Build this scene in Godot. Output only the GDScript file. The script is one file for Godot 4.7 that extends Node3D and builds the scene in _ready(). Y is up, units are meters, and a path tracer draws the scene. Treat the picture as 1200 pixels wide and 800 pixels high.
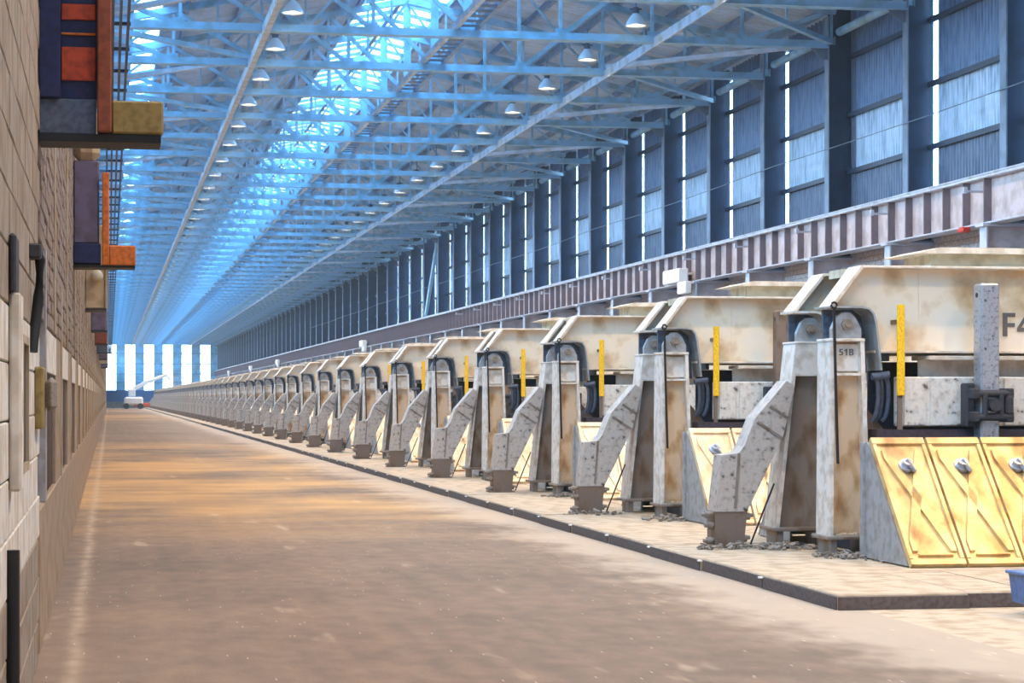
extends Node3D
# World: x to the right across the hall, y up, and "depth" runs along -z. Points are written p(x, y, depth).

const BAY := 5.2
const FIRST := 44.5          # depth of frame number 0
const ROOF_RIDGE := 12.7
const ROOF_FALL := 0.2083
const XL := -1.1
const XR := 17.1
const ZBACK := -8.0
const ZEND := 350.0
const CELL_PITCH := 6.47
const CELL_FIRST := 20.0
const ORD := ["nearest", "second", "third", "fourth", "fifth", "sixth", "seventh", "eighth", "ninth", "tenth", "eleventh", "twelfth", "thirteenth", "fourteenth", "fifteenth", "sixteenth", "seventeenth", "eighteenth", "nineteenth", "twentieth"]

var M := {}
var used := {}
var rng := RandomNumberGenerator.new()

func p(x: float, y: float, d: float) -> Vector3:
	return Vector3(x, y, -d)

# ------------------------------------------------------------------ mesh helpers
func begin() -> SurfaceTool:
	var st := SurfaceTool.new()
	st.begin(Mesh.PRIMITIVE_TRIANGLES)
	return st

func tri(st: SurfaceTool, a: Vector3, b: Vector3, c: Vector3, out: Vector3) -> void:
	var n := (b - a).cross(c - a)
	if n.length_squared() < 1e-16:
		return
	n = n.normalized()
	if n.dot(out) < 0.0:
		st.set_normal(-n)
		st.add_vertex(a); st.add_vertex(b); st.add_vertex(c)
	else:
		st.set_normal(n)
		st.add_vertex(a); st.add_vertex(c); st.add_vertex(b)

func quad(st: SurfaceTool, a: Vector3, b: Vector3, c: Vector3, d: Vector3, out: Vector3) -> void:
	tri(st, a, b, c, out)
	tri(st, a, c, d, out)

# box with chamfered edges; basis columns give its axes
func box(st: SurfaceTool, c: Vector3, s: Vector3, ch := 0.0, b := Basis()) -> void:
	var h := s * 0.5
	var k: float = minf(ch, minf(h.x, minf(h.y, h.z)) * 0.9)
	var ax := [b.x, b.y, b.z]
	var hh := [h.x, h.y, h.z]
	for i in 3:
		var j := (i + 1) % 3
		var l := (i + 2) % 3
		for sg in [-1.0, 1.0]:
			var o: Vector3 = c + ax[i] * hh[i] * sg
			var u: Vector3 = ax[j] * (hh[j] - k)
			var v: Vector3 = ax[l] * (hh[l] - k)
			quad(st, o - u - v, o + u - v, o + u + v, o - u + v, ax[i] * sg)
	if k <= 0.0:
		return
	for i in 3:
		var j := (i + 1) % 3
		var l := (i + 2) % 3
		for sj in [-1.0, 1.0]:
			for sl in [-1.0, 1.0]:
				var e: Vector3 = ax[i] * (hh[i] - k)
				var a1: Vector3 = c + ax[j] * hh[j] * sj + ax[l] * (hh[l] - k) * sl
				var a2: Vector3 = c + ax[j] * (hh[j] - k) * sj + ax[l] * hh[l] * sl
				quad(st, a1 - e, a1 + e, a2 + e, a2 - e, ax[j] * sj + ax[l] * sl)
	for sx in [-1.0, 1.0]:
		for sy in [-1.0, 1.0]:
			for sz in [-1.0, 1.0]:
				var q := func(fx: float, fy: float, fz: float) -> Vector3: return c + b.x * (h.x - k * fx) * sx + b.y * (h.y - k * fy) * sy + b.z * (h.z - k * fz) * sz
				tri(st, q.call(0, 1, 1), q.call(1, 0, 1), q.call(1, 1, 0), b.x * sx + b.y * sy + b.z * sz)

# box from ranges of x, y, depth
func rbox(st: SurfaceTool, x0: float, x1: float, y0: float, y1: float, d0: float, d1: float, ch := 0.0) -> void:
	box(st, p((x0 + x1) / 2, (y0 + y1) / 2, (d0 + d1) / 2), Vector3(absf(x1 - x0), absf(y1 - y0), absf(d1 - d0)), ch)

func frame_of(dir: Vector3, up := Vector3.UP) -> Basis:
	var z := dir.normalized()
	var x := up.cross(z)
	if x.length() < 0.01:
		x = Vector3.RIGHT.cross(z)
	x = x.normalized()
	return Basis(x, z.cross(x).normalized(), z)

# bar from a to b: w across (horizontal), h the other way
func bar(st: SurfaceTool, a: Vector3, b: Vector3, w: float, h: float, ch := 0.0) -> void:
	box(st, (a + b) / 2, Vector3(w, h, a.distance_to(b)), ch, frame_of(b - a))

# angle section from a to b (two legs)
func angle_bar(st: SurfaceTool, a: Vector3, b: Vector3, w: float, t := 0.012) -> void:
	var f := frame_of(b - a)
	var m := (a + b) / 2
	var l := a.distance_to(b)
	box(st, m + f.x * (-w / 2 + t / 2), Vector3(t, w, l), 0.0, f)
	box(st, m + f.y * (-w / 2 + t / 2), Vector3(w, t, l), 0.0, f)

func tube(st: SurfaceTool, pts: Array, r: float, n := 8, caps := true) -> void:
	var rings := []
	for i in pts.size():
		var d: Vector3 = (pts[mini(i + 1, pts.size() - 1)] - pts[maxi(i - 1, 0)]).normalized()
		var f := frame_of(d)
		var ring := []
		for k in n:
			var a := TAU * k / n
			ring.append(f.x * cos(a) + f.y * sin(a))
		rings.append(ring)
	for i in pts.size() - 1:
		for k in n:
			var k2 := (k + 1) % n
			var v := [[pts[i] + rings[i][k] * r, rings[i][k]], [pts[i] + rings[i][k2] * r, rings[i][k2]], [pts[i + 1] + rings[i + 1][k2] * r, rings[i + 1][k2]], [pts[i + 1] + rings[i + 1][k] * r, rings[i + 1][k]]]
			smooth_quad(st, v)
	if caps:
		for e in [0, pts.size() - 1]:
			var out: Vector3 = (pts[0] - pts[1]) if e == 0 else (pts[e] - pts[e - 1])
			for k in range(1, n - 1):
				tri(st, pts[e] + rings[e][0] * r, pts[e] + rings[e][k] * r, pts[e] + rings[e][k + 1] * r, out)

func smooth_quad(st: SurfaceTool, v: Array) -> void:
	for t in [[0, 1, 2], [0, 2, 3]]:
		var a: Array = v[t[0]]
		var b: Array = v[t[1]]
		var c: Array = v[t[2]]
		var n: Vector3 = (b[0] - a[0]).cross(c[0] - a[0])
		if n.length_squared() < 1e-18:
			continue
		var order := [a, c, b] if n.dot(a[1] + b[1] + c[1]) > 0.0 else [a, b, c]
		for q in order:
			st.set_normal(q[1])
			st.add_vertex(q[0])

# surface of revolution about the y axis through c; profile of (radius, height)
func lathe(st: SurfaceTool, c: Vector3, prof: Array, n := 16) -> void:
	for i in prof.size() - 1:
		var a: Vector2 = prof[i]
		var b: Vector2 = prof[i + 1]
		var nn := Vector2(b.y - a.y, a.x - b.x).normalized()
		for k in n:
			var t0 := TAU * k / n
			var t1 := TAU * (k + 1) / n
			var e0 := Vector3(cos(t0), 0, sin(t0))
			var e1 := Vector3(cos(t1), 0, sin(t1))
			var n0 := e0 * nn.x + Vector3.UP * nn.y
			var n1 := e1 * nn.x + Vector3.UP * nn.y
			smooth_quad(st, [[c + e0 * a.x + Vector3.UP * a.y, n0], [c + e1 * a.x + Vector3.UP * a.y, n1], [c + e1 * b.x + Vector3.UP * b.y, n1], [c + e0 * b.x + Vector3.UP * b.y, n0]])

# polygon in the x-y plane extruded along depth
func prism(st: SurfaceTool, poly: Array, d0: float, d1: float) -> void:
	var pk := PackedVector2Array(poly)
	if Geometry2D.is_polygon_clockwise(pk):
		pk.reverse()
	var idx := Geometry2D.triangulate_polygon(pk)
	for i in range(0, idx.size(), 3):
		var a := pk[idx[i]]
		var b := pk[idx[i + 1]]
		var c := pk[idx[i + 2]]
		tri(st, p(a.x, a.y, d0), p(b.x, b.y, d0), p(c.x, c.y, d0), Vector3.BACK)
		tri(st, p(a.x, a.y, d1), p(b.x, b.y, d1), p(c.x, c.y, d1), Vector3.FORWARD)
	for i in pk.size():
		var a := pk[i]
		var b := pk[(i + 1) % pk.size()]
		var e := b - a
		quad(st, p(a.x, a.y, d0), p(b.x, b.y, d0), p(b.x, b.y, d1), p(a.x, a.y, d1), Vector3(e.y, -e.x, 0))

# polygon in the depth-y plane extruded along x
func prism_x(st: SurfaceTool, poly: Array, x0: float, x1: float) -> void:
	var pk := PackedVector2Array(poly)
	if Geometry2D.is_polygon_clockwise(pk):
		pk.reverse()
	var idx := Geometry2D.triangulate_polygon(pk)
	for i in range(0, idx.size(), 3):
		for xs in [x0, x1]:
			tri(st, p(xs, pk[idx[i]].y, pk[idx[i]].x), p(xs, pk[idx[i + 1]].y, pk[idx[i + 1]].x), p(xs, pk[idx[i + 2]].y, pk[idx[i + 2]].x), Vector3.LEFT if xs == minf(x0, x1) else Vector3.RIGHT)
	for i in pk.size():
		var a := pk[i]
		var b := pk[(i + 1) % pk.size()]
		var e := b - a
		quad(st, p(x0, a.y, a.x), p(x0, b.y, b.x), p(x1, b.y, b.x), p(x1, a.y, a.x), Vector3(0, -e.x, -e.y))

# plate of thickness t that follows a line in the x-y plane
func strip(st: SurfaceTool, pts: Array, t: float, d0: float, d1: float) -> void:
	var lo := []
	var hi := []
	for i in pts.size():
		var a: Vector2 = pts[maxi(i - 1, 0)]
		var b: Vector2 = pts[mini(i + 1, pts.size() - 1)]
		var n := (b - a).normalized().orthogonal() * t * 0.5
		lo.append(pts[i] - n)
		hi.append(pts[i] + n)
	hi.reverse()
	prism(st, lo + hi, d0, d1)

# folded sheet: origin corner, "along" the folds, "across" them, "out" the side the ridges rise to
func folded(st: SurfaceTool, o: Vector3, along: Vector3, across: Vector3, out: Vector3, pitch: float, rise: float) -> void:
	var n: int = maxi(1, roundi(across.length() / pitch))
	var pr := []
	for i in n:
		for q in [[0.0, 0.0], [0.3, 0.0], [0.42, 1.0], [0.88, 1.0]]:
			pr.append([(i + q[0]) / n, q[1]])
	pr.append([1.0, 0.0])
	for i in pr.size() - 1:
		var a: Vector3 = o + across * pr[i][0] + out * rise * pr[i][1]
		var b: Vector3 = o + across * pr[i + 1][0] + out * rise * pr[i + 1][1]
		quad(st, a, b, b + along, a + along, out)
		var back := -out * 0.012
		quad(st, a + back, b + back, b + along + back, a + along + back, -out)

# ------------------------------------------------------------------ node helpers
func unique(called: String) -> String:
	if not used.has(called):
		used[called] = 0
		return called
	used[called] += 1
	return "%s_%03d" % [called, used[called]]

func tag(o: Node3D, label: String, category: String, group := "") -> Node3D:
	o.set_meta("label", label)
	o.set_meta("category", category)
	if group:
		o.set_meta("group", group)
	return o

func mesh_of(st: SurfaceTool) -> ArrayMesh:
	return st.commit()

func put(called: String, mesh: Mesh, m: Material, parent: Node = self, at := Vector3.ZERO) -> MeshInstance3D:
	var o := MeshInstance3D.new()
	o.name = unique(called) if parent == self else called
	o.mesh = mesh
	if m:
		o.material_override = m
	o.position = at
	o.cast_shadow = GeometryInstance3D.SHADOW_CASTING_SETTING_ON
	parent.add_child(o, true)
	return o

func build(called: String, st: SurfaceTool, m: Material, parent: Node = self, at := Vector3.ZERO) -> MeshInstance3D:
	return put(called, st.commit(), m, parent, at)

func thing(called: String, label: String, category: String, at := Vector3.ZERO, group := "") -> Node3D:
	var o := Node3D.new()
	o.name = unique(called)
	add_child(o, true)
	o.position = at
	tag(o, label, category, group)
	return o

func struct(called: String) -> Node3D:
	var o := Node3D.new()
	o.name = called
	add_child(o, true)
	o.set_meta("kind", "structure")
	return o

func copy(o: Node3D, called: String, label: String, at: Vector3, group := "") -> Node3D:
	var c: Node3D = o.duplicate()
	c.name = unique(called)
	add_child(c, true)
	c.position = at
	c.set_meta("label", label)
	if group:
		c.set_meta("group", group)
	elif c.has_meta("group"):
		c.remove_meta("group")
	return c

# ------------------------------------------------------------------ materials
func noise_tex(sd: int, freq: float, ramp: Array, oct := 4, normal := false, bump := 4.0) -> NoiseTexture2D:
	var n := FastNoiseLite.new()
	n.seed = sd
	n.frequency = freq
	n.noise_type = FastNoiseLite.TYPE_SIMPLEX_SMOOTH
	n.fractal_octaves = oct
	var t := NoiseTexture2D.new()
	t.width = 512
	t.height = 512
	t.seamless = true
	t.noise = n
	if normal:
		t.as_normal_map = true
		t.bump_strength = bump
	else:
		var g := Gradient.new()
		var offs := PackedFloat32Array()
		var cols := PackedColorArray()
		for r in ramp:
			offs.append(r[0])
			cols.append(r[1])
		g.offsets = offs
		g.colors = cols
		t.color_ramp = g
	return t

func mat(c: Color, rough := 0.6, metal := 0.0, tex: Texture2D = null, scale := Vector3.ONE, nrm: Texture2D = null, ns := 0.4) -> StandardMaterial3D:
	var m := StandardMaterial3D.new()
	m.albedo_color = c
	m.roughness = rough
	m.metallic = metal
	if tex:
		m.albedo_texture = tex
	if nrm:
		m.normal_enabled = true
		m.normal_texture = nrm
		m.normal_scale = ns
	if tex or nrm:
		m.uv1_triplanar = true
		m.uv1_world_triplanar = true
		m.uv1_scale = scale
	return m

func make_materials() -> void:
	var grime := noise_tex(3, 0.011, [[0.0, Color(0.8, 0.77, 0.73)], [0.4, Color(0.92, 0.91, 0.89)], [0.6, Color(1, 1, 1)], [1.0, Color(0.96, 0.96, 0.97)]], 5)
	var dusty := noise_tex(5, 0.007, [[0.0, Color(0.7, 0.58, 0.45)], [0.3, Color(0.88, 0.81, 0.71)], [0.55, Color(1, 0.98, 0.95)], [1.0, Color(0.98, 0.98, 1.0)]], 5)
	var splash := noise_tex(9, 0.017, [[0.0, Color(0.3, 0.3, 0.32)], [0.16, Color(0.5, 0.49, 0.49)], [0.27, Color(0.88, 0.87, 0.86)], [0.6, Color(1, 1, 1)], [1.0, Color(0.9, 0.9, 0.91)]], 6)
	var brass := noise_tex(12, 0.006, [[0.0, Color(0.6, 0.46, 0.34)], [0.3, Color(0.82, 0.68, 0.5)], [0.5, Color(0.97, 0.87, 0.68)], [0.7, Color(1, 0.94, 0.76)], [1.0, Color(1, 0.97, 0.9)]], 5)
	var speck := noise_tex(21, 0.03, [[0.0, Color(0.78, 0.76, 0.74)], [0.4, Color(0.92, 0.91, 0.9)], [0.6, Color(1, 1, 1)], [1.0, Color(1, 1, 1)]], 4)
	var fine := noise_tex(31, 0.04, [], 4, true, 3.0)
	var streak := noise_tex(41, 0.02, [[0.0, Color(0.6, 0.66, 0.72)], [0.42, Color(0.86, 0.89, 0.92)], [0.6, Color(1, 1, 1)], [1.0, Color(0.94, 0.97, 1)]], 4)
	M.girder = mat(Color(0.93, 0.9, 0.83), 0.55, 0.0, dusty, Vector3.ONE * 0.35, fine, 0.15)
	M.girder_edge = mat(Color(0.9, 0.85, 0.79), 0.5, 0.0, grime, Vector3.ONE * 0.6)
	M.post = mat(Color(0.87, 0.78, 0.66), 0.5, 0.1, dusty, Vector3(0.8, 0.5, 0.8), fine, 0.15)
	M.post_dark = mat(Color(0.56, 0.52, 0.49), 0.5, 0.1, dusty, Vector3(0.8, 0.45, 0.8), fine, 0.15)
	M.post_edge = mat(Color(0.9, 0.88, 0.85), 0.45, 0.1, grime, Vector3.ONE * 0.9)
	M.strut = mat(Color(0.76, 0.72, 0.68), 0.55, 0.0, splash, Vector3.ONE * 1.1, fine, 0.25)
	M.rust = mat(Color(0.5, 0.43, 0.38), 0.75, 0.0, dusty, Vector3.ONE * 0.8, fine, 0.3)
	M.dark = mat(Color(0.2, 0.2, 0.23), 0.6, 0.0, speck, Vector3.ONE)
	M.darkblue = mat(Color(0.36, 0.4, 0.47), 0.5, 0.1, speck, Vector3.ONE)
	M.black = mat(Color(0.07, 0.07, 0.08), 0.6)
	M.beam = mat(Color(0.88, 0.86, 0.82), 0.55, 0.0, splash, Vector3.ONE * 0.9, fine, 0.2)
	M.purple = mat(Color(0.27, 0.22, 0.25), 0.7, 0.0, speck, Vector3.ONE)
	M.hood = mat(Color(0.92, 0.85, 0.72), 0.45, 0.2, dusty, Vector3.ONE * 0.8, fine, 0.12)
	M.gold = mat(Color(0.86, 0.81, 0.7), 0.4, 0.3, brass, Vector3.ONE * 0.8, fine, 0.12)
	M.hood_side = mat(Color(0.64, 0.65, 0.66), 0.5, 0.15, grime, Vector3.ONE)
	M.steel = mat(Color(0.72, 0.74, 0.78), 0.35, 0.6, splash, Vector3.ONE * 2.2)
	M.yellow = mat(Color(1.0, 0.8, 0.1), 0.5, 0.0, speck, Vector3(3, 1.5, 3))
	M.cream = mat(Color(0.8, 0.77, 0.68), 0.6, 0.0, grime, Vector3.ONE * 0.6)
	M.slab = mat(Color(0.74, 0.67, 0.58), 0.85, 0.0, grime, Vector3.ONE * 0.5, fine, 0.4)
	M.slab_edge = mat(Color(0.38, 0.34, 0.33), 0.8, 0.0, speck, Vector3.ONE)
	M.rock = mat(Color(0.6, 0.56, 0.52), 0.9, 0.0, speck, Vector3.ONE * 3.0)
	M.truss = mat(Color(0.62, 0.82, 0.95), 0.45, 0.1, grime, Vector3.ONE * 0.25)  # grey-blue steel; part of the cool daylight is put into this blue
	M.tie = mat(Color(0.78, 0.85, 0.93), 0.45, 0.1, grime, Vector3.ONE * 0.3)
	M.roof = mat(Color(0.76, 0.86, 0.96), 0.5, 0.1, grime, Vector3.ONE * 0.15)  # grey sheeting with the blue of the daylight put into its colour
	M.purlin = mat(Color(0.5, 0.62, 0.77), 0.5, 0.1, grime, Vector3.ONE * 0.3)
	M.column = mat(Color(0.14, 0.19, 0.29), 0.5, 0.1, grime, Vector3.ONE * 0.3)
	M.column_edge = mat(Color(0.44, 0.51, 0.61), 0.5, 0.1, grime, Vector3.ONE * 0.3)
	M.clad = mat(Color(0.42, 0.53, 0.68), 0.5, 0.1, streak, Vector3(0.6, 0.12, 0.6))
	M.clad_low = mat(Color(0.4, 0.45, 0.54), 0.55, 0.1, streak, Vector3(0.6, 0.12, 0.6))
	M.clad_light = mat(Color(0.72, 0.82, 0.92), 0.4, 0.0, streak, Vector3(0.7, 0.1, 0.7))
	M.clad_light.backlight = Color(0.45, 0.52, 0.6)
	M.skylight = StandardMaterial3D.new()
	M.skylight.albedo_color = Color(0.7, 0.92, 1.0, 0.3)
	M.skylight.transparency = BaseMaterial3D.TRANSPARENCY_ALPHA
	M.skylight.roughness = 0.15
	M.crane = mat(Color(0.74, 0.7, 0.72), 0.55, 0.1, grime, Vector3.ONE * 0.3)
	M.crane_edge = mat(Color(0.72, 0.74, 0.8), 0.5, 0.1, grime, Vector3.ONE * 0.3)
	M.stiff = mat(Color(0.46, 0.41, 0.44), 0.6, 0.1, grime, Vector3.ONE * 0.3)
	M.masonry = mat(Color(0.8, 0.77, 0.77), 0.85, 0.0, speck, Vector3.ONE * 0.5, fine, 0.3)
	M.mortar = mat(Color(0.68, 0.65, 0.64), 0.9)
	M.block = mat(Color(0.6, 0.55, 0.49), 0.85, 0.0, grime, Vector3.ONE * 0.4, fine, 0.3)
	M.block_white = mat(Color(0.85, 0.83, 0.79), 0.85, 0.0, grime, Vector3.ONE * 0.4, fine, 0.3)
	M.brick = mat(Color(0.56, 0.5, 0.46), 0.9, 0.0, speck, Vector3.ONE * 0.7, fine, 0.4)
	M.plinth = mat(Color(0.62, 0.54, 0.45), 0.9, 0.0, grime, Vector3.ONE * 0.4, fine, 0.3)
	M.lintel = mat(Color(0.86, 0.84, 0.8), 0.8, 0.0, grime, Vector3.ONE * 0.6)
	M.pilaster = mat(Color(0.68, 0.63, 0.54), 0.6, 0.0, dusty, Vector3.ONE * 0.5)
	M.door = mat(Color(0.33, 0.24, 0.2), 0.7, 0.0, speck, Vector3.ONE * 0.6)
	M.navy = mat(Color(0.13, 0.15, 0.32), 0.5, 0.0, speck, Vector3.ONE * 0.8)
	M.mauve = mat(Color(0.43, 0.39, 0.48), 0.5, 0.0, grime, Vector3.ONE * 0.6)
	M.orange = mat(Color(0.88, 0.47, 0.13), 0.55, 0.0, speck, Vector3.ONE * 0.8)
	M.redorange = mat(Color(0.82, 0.3, 0.12), 0.55, 0.0, speck, Vector3.ONE * 0.8)
	M.brownorange = mat(Color(0.55, 0.28, 0.16), 0.6, 0.0, speck, Vector3.ONE * 0.8)
	M.olive = mat(Color(0.58, 0.5, 0.28), 0.6, 0.0, speck, Vector3.ONE * 0.8)
	M.beige = mat(Color(0.75, 0.66, 0.52), 0.6, 0.0, grime, Vector3.ONE * 0.5)
	M.white = mat(Color(0.92, 0.92, 0.92), 0.4)
	M.lamp = mat(Color(0.85, 0.9, 0.95), 0.35, 0.1)
	M.lamp.backlight = Color(0.7, 0.72, 0.75)
	M.bluepaint = mat(Color(0.36, 0.47, 0.66), 0.5, 0.0, grime, Vector3.ONE * 2.0)
	M.red = mat(Color(0.72, 0.16, 0.08), 0.5)
	M.ink = mat(Color(0.4, 0.39, 0.39), 0.8)
	M.endblue = mat(Color(0.55, 0.8, 0.93), 0.5, 0.0, grime, Vector3.ONE * 0.1)
	M.endband = mat(Color(0.2, 0.38, 0.6), 0.6)
	M.concrete = mat(Color(0.55, 0.53, 0.52), 0.9, 0.0, grime, Vector3.ONE * 0.2)
	var b := StandardMaterial3D.new()
	b.albedo_color = Color(1, 0.96, 0.88)
	b.emission_enabled = true
	b.emission = Color(1, 0.9, 0.74)
	b.emission_energy_multiplier = 14.0
	M.bulb = b
	var gl := StandardMaterial3D.new()
	gl.albedo_color = Color(0.9, 0.97, 1.0, 0.12)
	gl.transparency = BaseMaterial3D.TRANSPARENCY_ALPHA
	gl.roughness = 0.1
	M.glass = gl
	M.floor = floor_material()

func floor_material() -> StandardMaterial3D:
	var W := 1024
	var H := 2048
	var im := Image.create(W, H, false, Image.FORMAT_RGB8)
	var n1 := FastNoiseLite.new(); n1.seed = 4; n1.frequency = 1.0; n1.fractal_octaves = 4
	var n2 := FastNoiseLite.new(); n2.seed = 8; n2.frequency = 1.0; n2.fractal_octaves = 3
	var n3 := FastNoiseLite.new(); n3.seed = 15; n3.frequency = 1.0; n3.fractal_octaves = 5
	for j in H:
		var d := lerpf(6.0, 120.0, (j + 0.5) / H)
		for i in W:
			var x := lerpf(-0.6, 5.6, (i + 0.5) / W)
			var big := n1.get_noise_2d(x * 0.16, d * 0.09)
			var mid := n2.get_noise_2d(x * 0.35 + 30.0, d * 0.55)
			var sml := n3.get_noise_2d(x * 3.4, d * 1.9 + 70.0)
			var grain := rng.randf() - 0.5
			var lane := n2.get_noise_2d(x * 3.2 + 90.0, d * 0.035)
			var v := 0.5 + big * 0.4 + mid * 0.22 + sml * 0.36 + lane * 0.16 + grain * 0.16
			v = clampf(v, 0.0, 1.0)
			var c := Color(0.4, 0.34, 0.285).lerp(Color(0.565, 0.475, 0.39), v)
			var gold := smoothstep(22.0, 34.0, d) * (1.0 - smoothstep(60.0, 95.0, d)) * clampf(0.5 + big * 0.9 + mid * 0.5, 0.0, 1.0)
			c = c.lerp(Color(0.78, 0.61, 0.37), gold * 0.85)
			# pale dust that gathers along the kerb and beside the left wall
			var edge := smoothstep(4.15, 5.1, x + mid * 0.5 + sml * 0.25)
			c = c.lerp(Color(0.7, 0.64, 0.57), edge * 0.8)
			var line := exp(-pow((x + 0.22 - mid * 0.03) / 0.055, 2.0)) * clampf(0.75 + sml * 0.6, 0.0, 1.0)
			c = c.lerp(Color(0.74, 0.66, 0.56), line * 0.7)
			var spot := smoothstep(0.5, 0.75, n3.get_noise_2d(x * 0.9 + 200.0, d * 0.3 + 11.0) + lane * 0.3)
			c = c.lerp(Color(0.78, 0.7, 0.6), spot * 0.5)
			if rng.randf() < 0.0009:
				c = Color(0.92, 0.88, 0.82)
			im.set_pixel(i, j, c)
	var m := StandardMaterial3D.new()
	m.albedo_texture = ImageTexture.create_from_image(im)
	m.roughness = 0.8
	m.texture_repeat = false
	return m

# ------------------------------------------------------------------ the hall
func roof_y(x: float) -> float:
	return ROOF_RIDGE - absf(x - 8.0) * ROOF_FALL

func zk(k: int) -> float:
	return FIRST + BAY * k

func build_floor() -> void:
	var o := struct("floor")
	var st := begin()
	# near and far runs share the surface map, mirrored at the seam
	for seg in [[6.0, 120.0, 0.0, 1.0], [120.0, 234.0, 1.0, 0.0], [234.0, 348.0, 0.0, 1.0]]:
		var a: float = seg[0]
		var b: float = seg[1]
		var q := [[-0.6, a, 0.0, seg[2]], [5.6, a, 1.0, seg[2]], [5.6, b, 1.0, seg[3]], [-0.6, b, 0.0, seg[3]]]
		for t in [[0, 2, 1], [0, 3, 2]]:
			for i in t:
				st.set_normal(Vector3.UP)
				st.set_uv(Vector2(q[i][2], q[i][3]))
				st.add_vertex(p(q[i][0], 0.0, q[i][1]))
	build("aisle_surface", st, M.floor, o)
	st = begin()
	rbox(st, -1.6, 17.6, -0.3, -0.004, ZBACK - 0.5, ZEND + 0.5)
	build("slab_bed", st, M.slab, o)
	# floor right of the aisle before the row of cells
	st = begin()
	rbox(st, 5.6, 17.2, -0.003, 0.0, ZBACK, 16.0)
	build("apron", st, M.slab, o)

func build_platform() -> void:
	var o := struct("trim_kerb")
	var shapes := []
	for v in 3:
		var st := begin()
		rbox(st, 0.0, 1.62, 0.0, 0.12 - v * 0.004, 0.01, 1.93, 0.012)
		shapes.append(st.commit())
	var sf := begin()
	rbox(sf, 0.0, 1.04, 0.0, 0.12, 0.01, 1.93, 0.012)
	var first := sf.commit()
	sf = begin()
	rbox(sf, 6.46, 7.02, 0.0, 0.116, 16.09, 17.94, 0.012)
	build("slab", sf, M.slab, o)
	for i in 60:
		var d := 16.0 + 1.95 * i
		var s := put("slab", first if i == 0 else shapes[i % 3], M.slab, o, p(5.4 + 0.012 * sin(i * 2.3), 0.0, d))
		var st2 := begin()
		rbox(st2, -0.012, 0.0, 0.0, 0.1, 0.02, 1.92, 0.004)
		if i == 0:
			rbox(st2, 0.0, 1.04, 0.0, 0.1, -0.012, 0.01, 0.004)
		build("edge_angle", st2, M.slab_edge, s)
	var st := begin()
	rbox(st, 5.4, 7.02, 0.0, 0.115, 16.0 + 1.95 * 60, ZEND - 2)
	build("far_slab_run", st, M.slab, o)
	st = begin()
	rbox(st, 7.03, 15.9, 0.0, 0.116, 16.08, ZEND - 2)
	build("cell_floor", st, M.slab, o)
	st = begin()
	rbox(st, 6.46, 16.0, 0.0, 0.105, 16.05, 16.08)
	build("edge_angle", st, M.slab_edge, o)
	# small lifting lugs on the kerb
	st = begin()
	rbox(st, -0.03, 0.005, 0.085, 0.1, -0.03, 0.03, 0.004)
	var lug := st.commit()
	for i in 24:
		put("kerb_clip", lug, M.white, o, p(5.39, 0.0, 17.95 + 1.95 * i))

func build_roof() -> void:
	var o := struct("ceiling")
	var sheets := []
	for r in [[-1.6, 0.55], [1.35, 6.75], [9.25, 17.6]]:
		var st := begin()
		var a := p(r[0], roof_y(r[0]), 0)
		var b := p(r[1], roof_y(r[1]), 0)
		folded(st, a, b - a, p(0, 0, BAY), (b - a).cross(p(0, 0, 1)).normalized() * (1.0 if (b - a).cross(p(0, 0, 1)).y > 0 else -1.0), 0.3, 0.05)
		sheets.append(st.commit())
	var lights := []
	for r in [[0.55, 1.35], [6.75, 8.0], [8.0, 9.25]]:
		var st := begin()
		var a := p(r[0], roof_y(r[0]) + 0.03, 0.02)
		var b := p(r[1], roof_y(r[1]) + 0.03, 0.02)
		var n := (b - a).cross(p(0, 0, 1)).normalized()
		if n.y < 0:
			n = -n
		quad(st, a, b, b + p(0, 0, BAY - 0.04), a + p(0, 0, BAY - 0.04), n)
		lights.append(st.commit())
	var sb := begin()
	for x in [6.75, 8.0, 9.25]:
		rbox(sb, x - 0.06, x + 0.06, roof_y(x) - 0.1, roof_y(x) + 0.08, 0, BAY)
	for i in 4:
		var d := BAY * (i + 0.5) / 4
		bar(sb, p(6.75, roof_y(6.75), d), p(8.0, roof_y(8.0), d), 0.07, 0.1)
		bar(sb, p(8.0, roof_y(8.0), d), p(9.25, roof_y(9.25), d), 0.07, 0.1)
	for x in [0.55, 1.35]:
		rbox(sb, x - 0.05, x + 0.05, roof_y(x) - 0.12, roof_y(x) + 0.05, 0, BAY)
	for i in 3:
		var d := BAY * (i + 1) / 4
		bar(sb, p(0.55, roof_y(0.55), d), p(1.35, roof_y(1.35), d), 0.07, 0.09)
	var bars := sb.commit()
	for k in range(-11, 60):
		var at := p(0, 0, zk(k))
		for s in sheets:
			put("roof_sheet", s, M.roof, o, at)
		for s in lights:
			put("rooflight_pane", s, M.skylight, o, at)
		put("rooflight_frame", bars, M.purlin, o, at)
	for x in [-0.5, 1.9, 3.3, 4.7, 6.1, 9.9, 11.3, 12.7, 14.1, 15.5, 16.7]:
		var st := begin()
		var y := roof_y(x) - 0.1
		rbox(st, x - 0.035, x + 0.035, y - 0.09, y + 0.08, ZBACK, ZEND)
		rbox(st, x - 0.035, x + 0.06, y - 0.1, y - 0.085, ZBACK, ZEND)
		build("purlin", st, M.purlin, o)

func truss_nodes() -> Array:
	var a := []
	for i in 9:
		a.append(-0.6 + 2.15 * i)
	return a

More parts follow.
